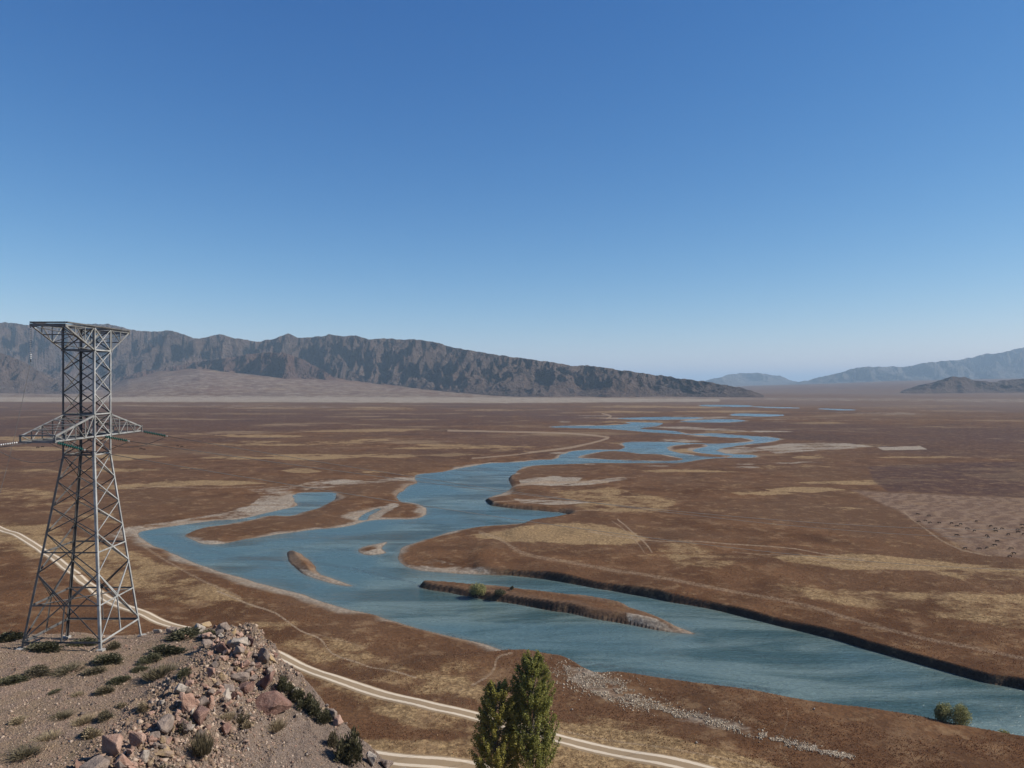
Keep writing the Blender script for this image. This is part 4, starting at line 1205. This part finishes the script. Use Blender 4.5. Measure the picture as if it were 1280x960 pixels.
SHRUBS = [
 (10,855,56,12,'g','wide flat green shrub at the left edge of the photo'),(47,842,50,10,'d','long low olive shrub in front of the left pylon foot'),(85,840,34,9,'d','olive shrub between the long low shrub and the front pylon foot'),(115,843,34,9,'d','dry olive shrub just below the front pylon foot'),
 (132,830,48,18,'g','broad dark shrub beside the front pylon foot'),(147,854,34,11,'g','bright green low shrub alone on the gravel'),(67,867,18,6,'g','tiny round dark shrub on the open gravel'),(128,868,28,11,'d','dry tuft below the bright green low shrub'),
 (76,896,24,7,'d','thin flat tuft on the left gravel'),(130,900,28,12,'d','dry tuft right of the thin flat tuft'),(104,905,20,10,'t','pale tuft between two dry tufts on the gravel'),(110,922,40,15,'t','wide straw coloured tuft above the large pink boulder'),(27,943,36,9,'d','low dry tuft in the lower left corner'),
 (207,818,66,17,'g','large spreading green shrub right of the pylon'),(185,828,34,13,'g','green shrub below the large spreading one'),(237,797,66,16,'g','long green shrub along the top rim'),(260,797,28,13,'g','green shrub at the right end of the top rim'),
 (172,840,26,9,'g','small green shrub at the left of the brown twiggy one'),(200,846,36,18,'d','brown twiggy shrub above the rubble'),(230,846,22,14,'g','dark shrub nestled at the head of the rubble'),(52,814,60,16,'g','green shrub under the pylon between its feet'),(10,802,44,18,'g','green shrub on the rim at the left edge'),
 (100,808,44,13,'g','green shrub under the pylon behind the front foot'),(231,915,26,16,'d','olive shrub between the squared block and the round dark boulder'),(252,942,24,34,'d','tall olive shrub below the round dark boulder'),(203,968,28,14,'g','green shrub under the flat ochre slab'),
 (300,902,22,11,'d','dry shrub on the bare slope, upper of two'),(307,912,26,14,'t','straw tuft on the bare slope under the dry shrub'),(283,900,18,10,'t','small straw tuft right of the narrow pink rock'),(180,888,26,11,'t','faded tuft left of the tall pale rock'),
 (347,913,18,14,'t','round straw tuft in the middle of the right slope'),(354,862,20,18,'g','topmost shrub of the dark row on the edge'),(361,869,22,18,'g','second shrub down the dark row on the edge'),(371,877,24,19,'g','third shrub down the dark row on the edge'),(382,887,26,21,'g','fourth shrub down the dark row on the edge'),
 (394,896,26,22,'g','fifth shrub down the dark row on the edge'),(404,905,24,20,'g','sixth and lowest shrub of the dark row on the edge'),(416,934,22,22,'d','olive bush left of the largest dark bush'),(435,955,38,48,'g','largest dark bush at the foot of the right slope'),
 (150,885,20,8,'t','faint straw tuft below the middle gravel'),(95,870,14,6,'t','faint straw tuft on the open gravel'),(22,905,30,8,'t','straw patch at the left of the open gravel'),(60,925,26,8,'t','straw patch above the low dry tuft'),(140,812,24,11,'d','dry shrub inside the right face of the pylon base'),
]
GS = 'low shrubs on the spur'
for i, (px, py, w, h, mk, lab) in enumerate(SHRUBS):
    x, y, z = hit(px, py); s = y / FPX
    o = link('shrub', SHR[(mk, i % 4)])
    o.scale = (w * s * 0.95, min(w, 34) * s * 1.1, h * s * (0.85 if mk == 'g' and px < 340 else 1.1))
    o.rotation_euler = (0, 0, rr.uniform(-.5, .5)); o.location = (x, y + 0.2, z - 0.04)
    tag(o, lab, 'shrub', GS)

def tree(name, label, cat, group, x, y, z, H, prof, leafmat, nbr, nleaf, seed, leaf=0.2, trunk_r=0.22, upright=0.85, squash=1.0):
    """trunk + limbs + a crown of separate leaves carried on sweeping branches; prof = radius by relative height"""
    r = random.Random(seed)
    root = empty(name, (x, y, z)); tag(root, label, cat, group)
    hs = [p_[0] for p_ in prof]; ra = [p_[1] for p_ in prof]
    trunk = [(r.gauss(0, .05) * k * 0.4, r.gauss(0, .05) * k * 0.4, H * 0.96 * k / 10) for k in range(11)]
    tk = link('trunk', tube_mesh('trunk', trunk, [trunk_r * (1 - 0.09 * k) for k in range(11)], 8), M_BARK, root)
    LV, LF, CV, CF = [], [], [], []
    lim = []
    for b_ in range(nbr):
        t0 = r.uniform(0.02, 0.88) ** 1.0
        a_ = r.uniform(0, 2 * math.pi)
        hz0 = H * t0
        top = min(0.99, t0 + r.uniform(0.12, 0.26) * (1.1 - t0) + 0.03)
        tip_r = np.interp(top, hs, ra) * r.uniform(0.55, 1.08)
        tip = Vector((math.cos(a_) * tip_r, math.sin(a_) * tip_r * squash, H * top))
        st = Vector((0, 0, hz0))
        midp = st.lerp(tip, 0.5) + Vector((math.cos(a_), math.sin(a_) * squash, 0)) * tip_r * 0.22 * (1 if upright > .5 else 0) + Vector((0, 0, -0.15))
        lim.append([st, midp, tip])
        cl = r.uniform(0.5, 1.2)
        for l_ in range(int(nleaf * cl)):
            t = r.uniform(0.25, 1.05)
            q = st.lerp(midp, t * 2) if t < .5 else midp.lerp(tip, (t - .5) * 2)
            sg = (0.10 + 0.16 * (1 - abs(t - .6))) * leaf * 6 * 0.42
            c = q + Vector((r.gauss(0, sg), r.gauss(0, sg), r.gauss(0, sg * 1.3)))
            d = Vector((r.gauss(0, 1), r.gauss(0, 1), r.gauss(0, 1))).normalized()
            e = d.cross(Vector((r.gauss(0, 1), r.gauss(0, 1), r.gauss(0, 1)))).normalized()
            w = leaf * r.uniform(0.6, 1.2)
            k = len(LV)
            LV += [c - d * w * .5, c + e * w * .38, c + d * w * .55, c - e * w * .38]
            LF.append((k, k+1, k+2, k+3))
    me = fast_mesh('crown', np.array([tuple(v_) for v_ in LV]), np.array(LF), False)
    link('crown', me, leafmat, root)
    m = MB()
    for st, mi_, tip in lim[::2]:
        m.box_between(st, mi_, .07, .07); m.box_between(mi_, tip, .04, .04)
    m.build('limbs', M_BARK, root)
    return root
GP = 'poplars at the foot of the spur'
x, y = g2w(661, 980, HG); z = float(zgrid_lookup(x, y)[0])
tree('poplar_tree', 'taller dark green poplar, right one of the pair', 'tree', GP, float(x) + 0.6, float(y), z, 20.6, [(0,2.2),(.15,3.5),(.35,4.0),(.5,3.8),(.65,3.6),(.8,3.0),(.9,2.0),(1,.45)], M_LEAF_POP, 240, 190, 11, 0.26)
x, y = g2w(624, 984, HG)
tree('poplar_tree', 'shorter yellowish green poplar, left one of the pair', 'tree', GP, float(x) - 0.2, float(y) , z, 16.4, [(0,2.4),(.15,3.9),(.35,4.1),(.5,3.7),(.65,3.4),(.8,2.9),(.92,2.0),(1,.7)], M_LEAF_POP2, 200, 190, 12, 0.26)
def bush_tree(name, label, px, py, wpx, hpx, seed, mat=M_LEAF_WIL, h=HG, nb=60, nl=90):
    x, y = g2w(px, py, h); s = float(y) / FPX; z = float(zgrid_lookup(x, y)[0])
    W = wpx * s / 2; H = hpx * s
    r = np.random.default_rng(seed)
    root = empty(name, (float(x), float(y), z - 0.1)); tag(root, label, 'bush')
    n = nb * nl
    lob = r.normal(0, 1, (7, 3)); lob /= np.linalg.norm(lob, axis=1)[:, None]; lob[:, 2] = np.abs(lob[:, 2])
    li = r.integers(0, 7, n)
    d = r.normal(0, 1, (n, 3)); d /= np.linalg.norm(d, axis=1)[:, None]
    q = r.random(n) ** 0.33 * r.uniform(0.8, 1.1, n)
    c = lob[li] * 0.45 + d * q[:, None] * 0.55
    c[:, 2] = np.clip(c[:, 2] * 0.62 + 0.38, 0.02, 1.1)
    c = c * np.array([W, W * 0.9, H])
    e = r.normal(0, 1, (n, 3)); e /= np.linalg.norm(e, axis=1)[:, None]
    f = np.cross(e, r.normal(0, 1, (n, 3))); f /= np.linalg.norm(f, axis=1)[:, None] + 1e-6
    lw = (0.11 * max(1.0, s / 0.15) * r.uniform(.7, 1.4, n))[:, None]
    V_ = np.stack([c - e * lw, c + f * lw * .5, c + e * lw, c - f * lw * .5], 1).reshape(-1, 3)
    link('crown', fast_mesh('crown', V_, np.arange(n * 4).reshape(-1, 4), False), mat, root)
    m = MB()
    for k_ in range(6):
        t_ = Vector(lob[k_]) * 0.7
        m.box_between((t_.x * .15, t_.y * .15, 0), (t_.x * W * .8, t_.y * W * .8, H * (0.35 + 0.5 * t_.z)), .09, .09)
    m.build('stems', M_BARK, root)
bush_tree('willow_bush', 'left lobe of the round willow bush on the near river bank', 1181, 899, 26, 31, 31)
bush_tree('willow_bush', 'right and larger half of the round willow bush on the near river bank', 1198, 901, 32, 36, 32)
bush_tree('willow_bush', 'small yellowish bush right of the round willow on the river bank', 1254, 910, 20, 14, 33, nb=30, nl=60)
bush_tree('island_bush', 'rounded grey green bush on the long river island', 598, 739, 28, 20, 34, M_LEAF_WIL, nb=40, nl=70)
bush_tree('island_bush', 'dark low bush on the long island right of the rounded one', 625, 742, 16, 9, 35, M_SHRUB_G, nb=20, nl=50)
bush_tree('island_bush', 'tiny dark bush at the back edge of the long island', 640, 738, 7, 6, 36, M_SHRUB_G, nb=10, nl=30)

# dry tussocks giving the near scrub its nap
n = 150000
tp = rng.uniform(-20, 1300, n); tv = rng.uniform(175, 500, n)
tx, ty = (tp - 640) / tv * HG, FPX * HG / tv
ok = (vnoise(tx / 6, ty / 6, 44) + 0.35 * rng.random(n) > 0.55)
tx, ty, tp, tv = tx[ok], ty[ok], tp[ok], tv[ok]
ts, tc = shore_fields(tx, ty)
pm = poly_mask(tp, tv + 480, PALE); fm_ = poly_mask(tp, tv + 480, FIELD)
RD = [to_w([(0,660),(60,690),(130,745),(190,770),(245,788),(330,812),(400,842),(470,866),(540,885),(600,899),(700,924),(800,946),(880,962),(1000,992)], HG), to_w([(430,938),(455,945),(500,952),(560,956),(600,962),(680,985)], HG)]
rdd = np.minimum(seg_dist(tx, ty, catmull(RD[0], 6, False), False)[0], seg_dist(tx, ty, catmull(RD[1], 6, False), False)[0])
ok = (ts > 1.2 + 6 * (1 - tc)) & (pm < 0.3) & (fm_ < 0.3) & (rdd > 2.8)
tx, ty = tx[ok], ty[ok]
tz = plain_z(tx, ty, 640 + FPX * tx / ty, ty, ts[ok], tc[ok])
tanm = poly_mask(tp[ok], tv[ok] + 480, TAN)
def tussocks(name, xs, ys, zs, size, mat, seed):
    r = np.random.default_rng(seed); n = len(xs)
    V_ = np.zeros((n, 9, 3)); 
    for k in range(3):
        a = r.uniform(0, 6.28, n); l = r.uniform(0.5, 1.1, n) * size
        dx, dy = np.cos(a), np.sin(a)
        V_[:, 3*k, 0] = xs - dy * size * .3; V_[:, 3*k, 1] = ys + dx * size * .3; V_[:, 3*k, 2] = zs - .02
        V_[:, 3*k+1, 0] = xs + dy * size * .3; V_[:, 3*k+1, 1] = ys - dx * size * .3; V_[:, 3*k+1, 2] = zs - .02
        V_[:, 3*k+2, 0] = xs + dx * l * .5; V_[:, 3*k+2, 1] = ys + dy * l * .5; V_[:, 3*k+2, 2] = zs + l
    F_ = np.arange(n * 9).reshape(-1, 3)
    return link(name, fast_mesh(name, V_.reshape(-1, 3), F_, False), mat)
szz = np.clip(rng.lognormal(-1.75, 0.3, len(tx)), 0.08, 0.34)
sel = (rng.random(len(tx)) < tanm)
M_TUS_B = leaf_material('rust_brown_scrub', (0.135, 0.058, 0.025), (0.23, 0.105, 0.05), 0.3, 0.3)
M_TUS_T = leaf_material('straw_grass', (0.26, 0.17, 0.08), (0.38, 0.26, 0.13), 0.3, 0.3)
tag(tussocks('brown_scrub', tx[~sel], ty[~sel], tz[~sel], szz[~sel], M_TUS_B, 1), 'rust brown dry scrub covering the valley floor by the river', 'scrub', kind='stuff')
tag(tussocks('straw_grass', tx[sel], ty[sel], tz[sel], szz[sel] * 0.8, M_TUS_T, 2), 'straw coloured dry grass patches beside the dirt road', 'grass', kind='stuff')

# ------------------------------------------------------------------ grazing cattle
def cow_mesh():
    bones = [(0,0,1.05,.30),(.35,0,1.02,.36),(-.45,0,1.05,.34),(-.85,0,1.12,.26),(.85,0,1.10,.30),(1.2,0,1.05,.17),(1.45,0,.72,.13),(1.6,0,.42,.15),(1.68,0,.2,.09)]
    edges = [(0,1),(0,2),(2,3),(1,4),(4,5),(5,6),(6,7),(7,8)]
    for px_, sd_, at in ((.78,.2,4),(.78,-.2,4),(-.8,.2,3),(-.8,-.2,3)):
        k = len(bones)
        bones += [(px_, sd_, .72, .13), (px_ + (.03 if at == 4 else -.1), sd_, .42, .075), (px_, sd_, .04, .06)]
        edges += [(at, k), (k, k+1), (k+1, k+2)]
    k = len(bones); bones += [(-1.08, 0, 1.05, .05), (-1.14, 0, .6, .03)]; edges += [(3, k), (k, k+1)]
    me = bpy.data.meshes.new('cow'); me.from_pydata([b_[:3] for b_ in bones], edges, []); me.update()
    o = bpy.data.objects.new('cow_tmp', me); COL.objects.link(o)
    md = o.modifiers.new('skin', 'SKIN')
    for i, b_ in enumerate(bones): me.skin_vertices[0].data[i].radius = (b_[3], b_[3])
    me.skin_vertices[0].data[0].use_root = True
    o.modifiers.new('sub', 'SUBSURF').levels = 1
    dg = bpy.context.evaluated_depsgraph_get()
    res = bpy.data.meshes.new_from_object(o.evaluated_get(dg))
    bpy.data.objects.remove(o)
    res.name = 'cow'; res.materials.clear(); res.materials.append(M_COW)
    for p_ in res.polygons: p_.use_smooth = True
    return res
COWM = cow_mesh()
COWS = [(230,420),(295,408),(340,435),(435,437),(553,437),(645,445),(710,490),(785,515),(800,412),(605,560),(950,465),(995,487),(1000,507),(1058,488),(1125,543),(1265,462),(1260,487),(1215,500),(1220,520),(1275,545),(920,587),(905,568),(1010,620),(990,658),(910,678),(835,687),(693,682),(1155,690),(1180,726),(1140,760),(215,345),(330,360),(605,467)]
for i, (cx, cy) in enumerate(COWS):
    px, py = 1120 + cx / 8, 600 + cy / 8
    x, y = g2w(px, py + 0.8, HG); z = float(zgrid_lookup(x, y)[0])
    o = link('cow', COWM); o.location = (float(x), float(y), z); o.scale = (.62,) * 3
    o.rotation_euler = (0, 0, rr.choice([0, math.pi]) + rr.uniform(-.5, .5))
    tag(o, 'small dark cow grazing on the striped pale field across the river', 'cow', 'cattle grazing on the field across the river')
for i, (px, py, lab) in enumerate(((47,559,'left one of two cattle on the plain just left of the pylon'),(53,558,'right one of two cattle on the plain just left of the pylon'),(176,560,'left one of two cattle on the plain right of the pylon'),(180,561,'right one of two cattle on the plain right of the pylon'),(222,556.5,'left one of two cattle furthest right of the pylon'),(227,557.5,'right one of two cattle furthest right of the pylon'))):
    x, y = g2w(px, py, HG); z = float(zgrid_lookup(x, y)[0])
    o = link('cow', COWM); o.location = (float(x), float(y), z); o.scale = (1.15,) * 3; o.rotation_euler = (0, 0, rr.uniform(-.4, .4))
    tag(o, lab, 'cow', 'cattle on the plain behind the pylon')
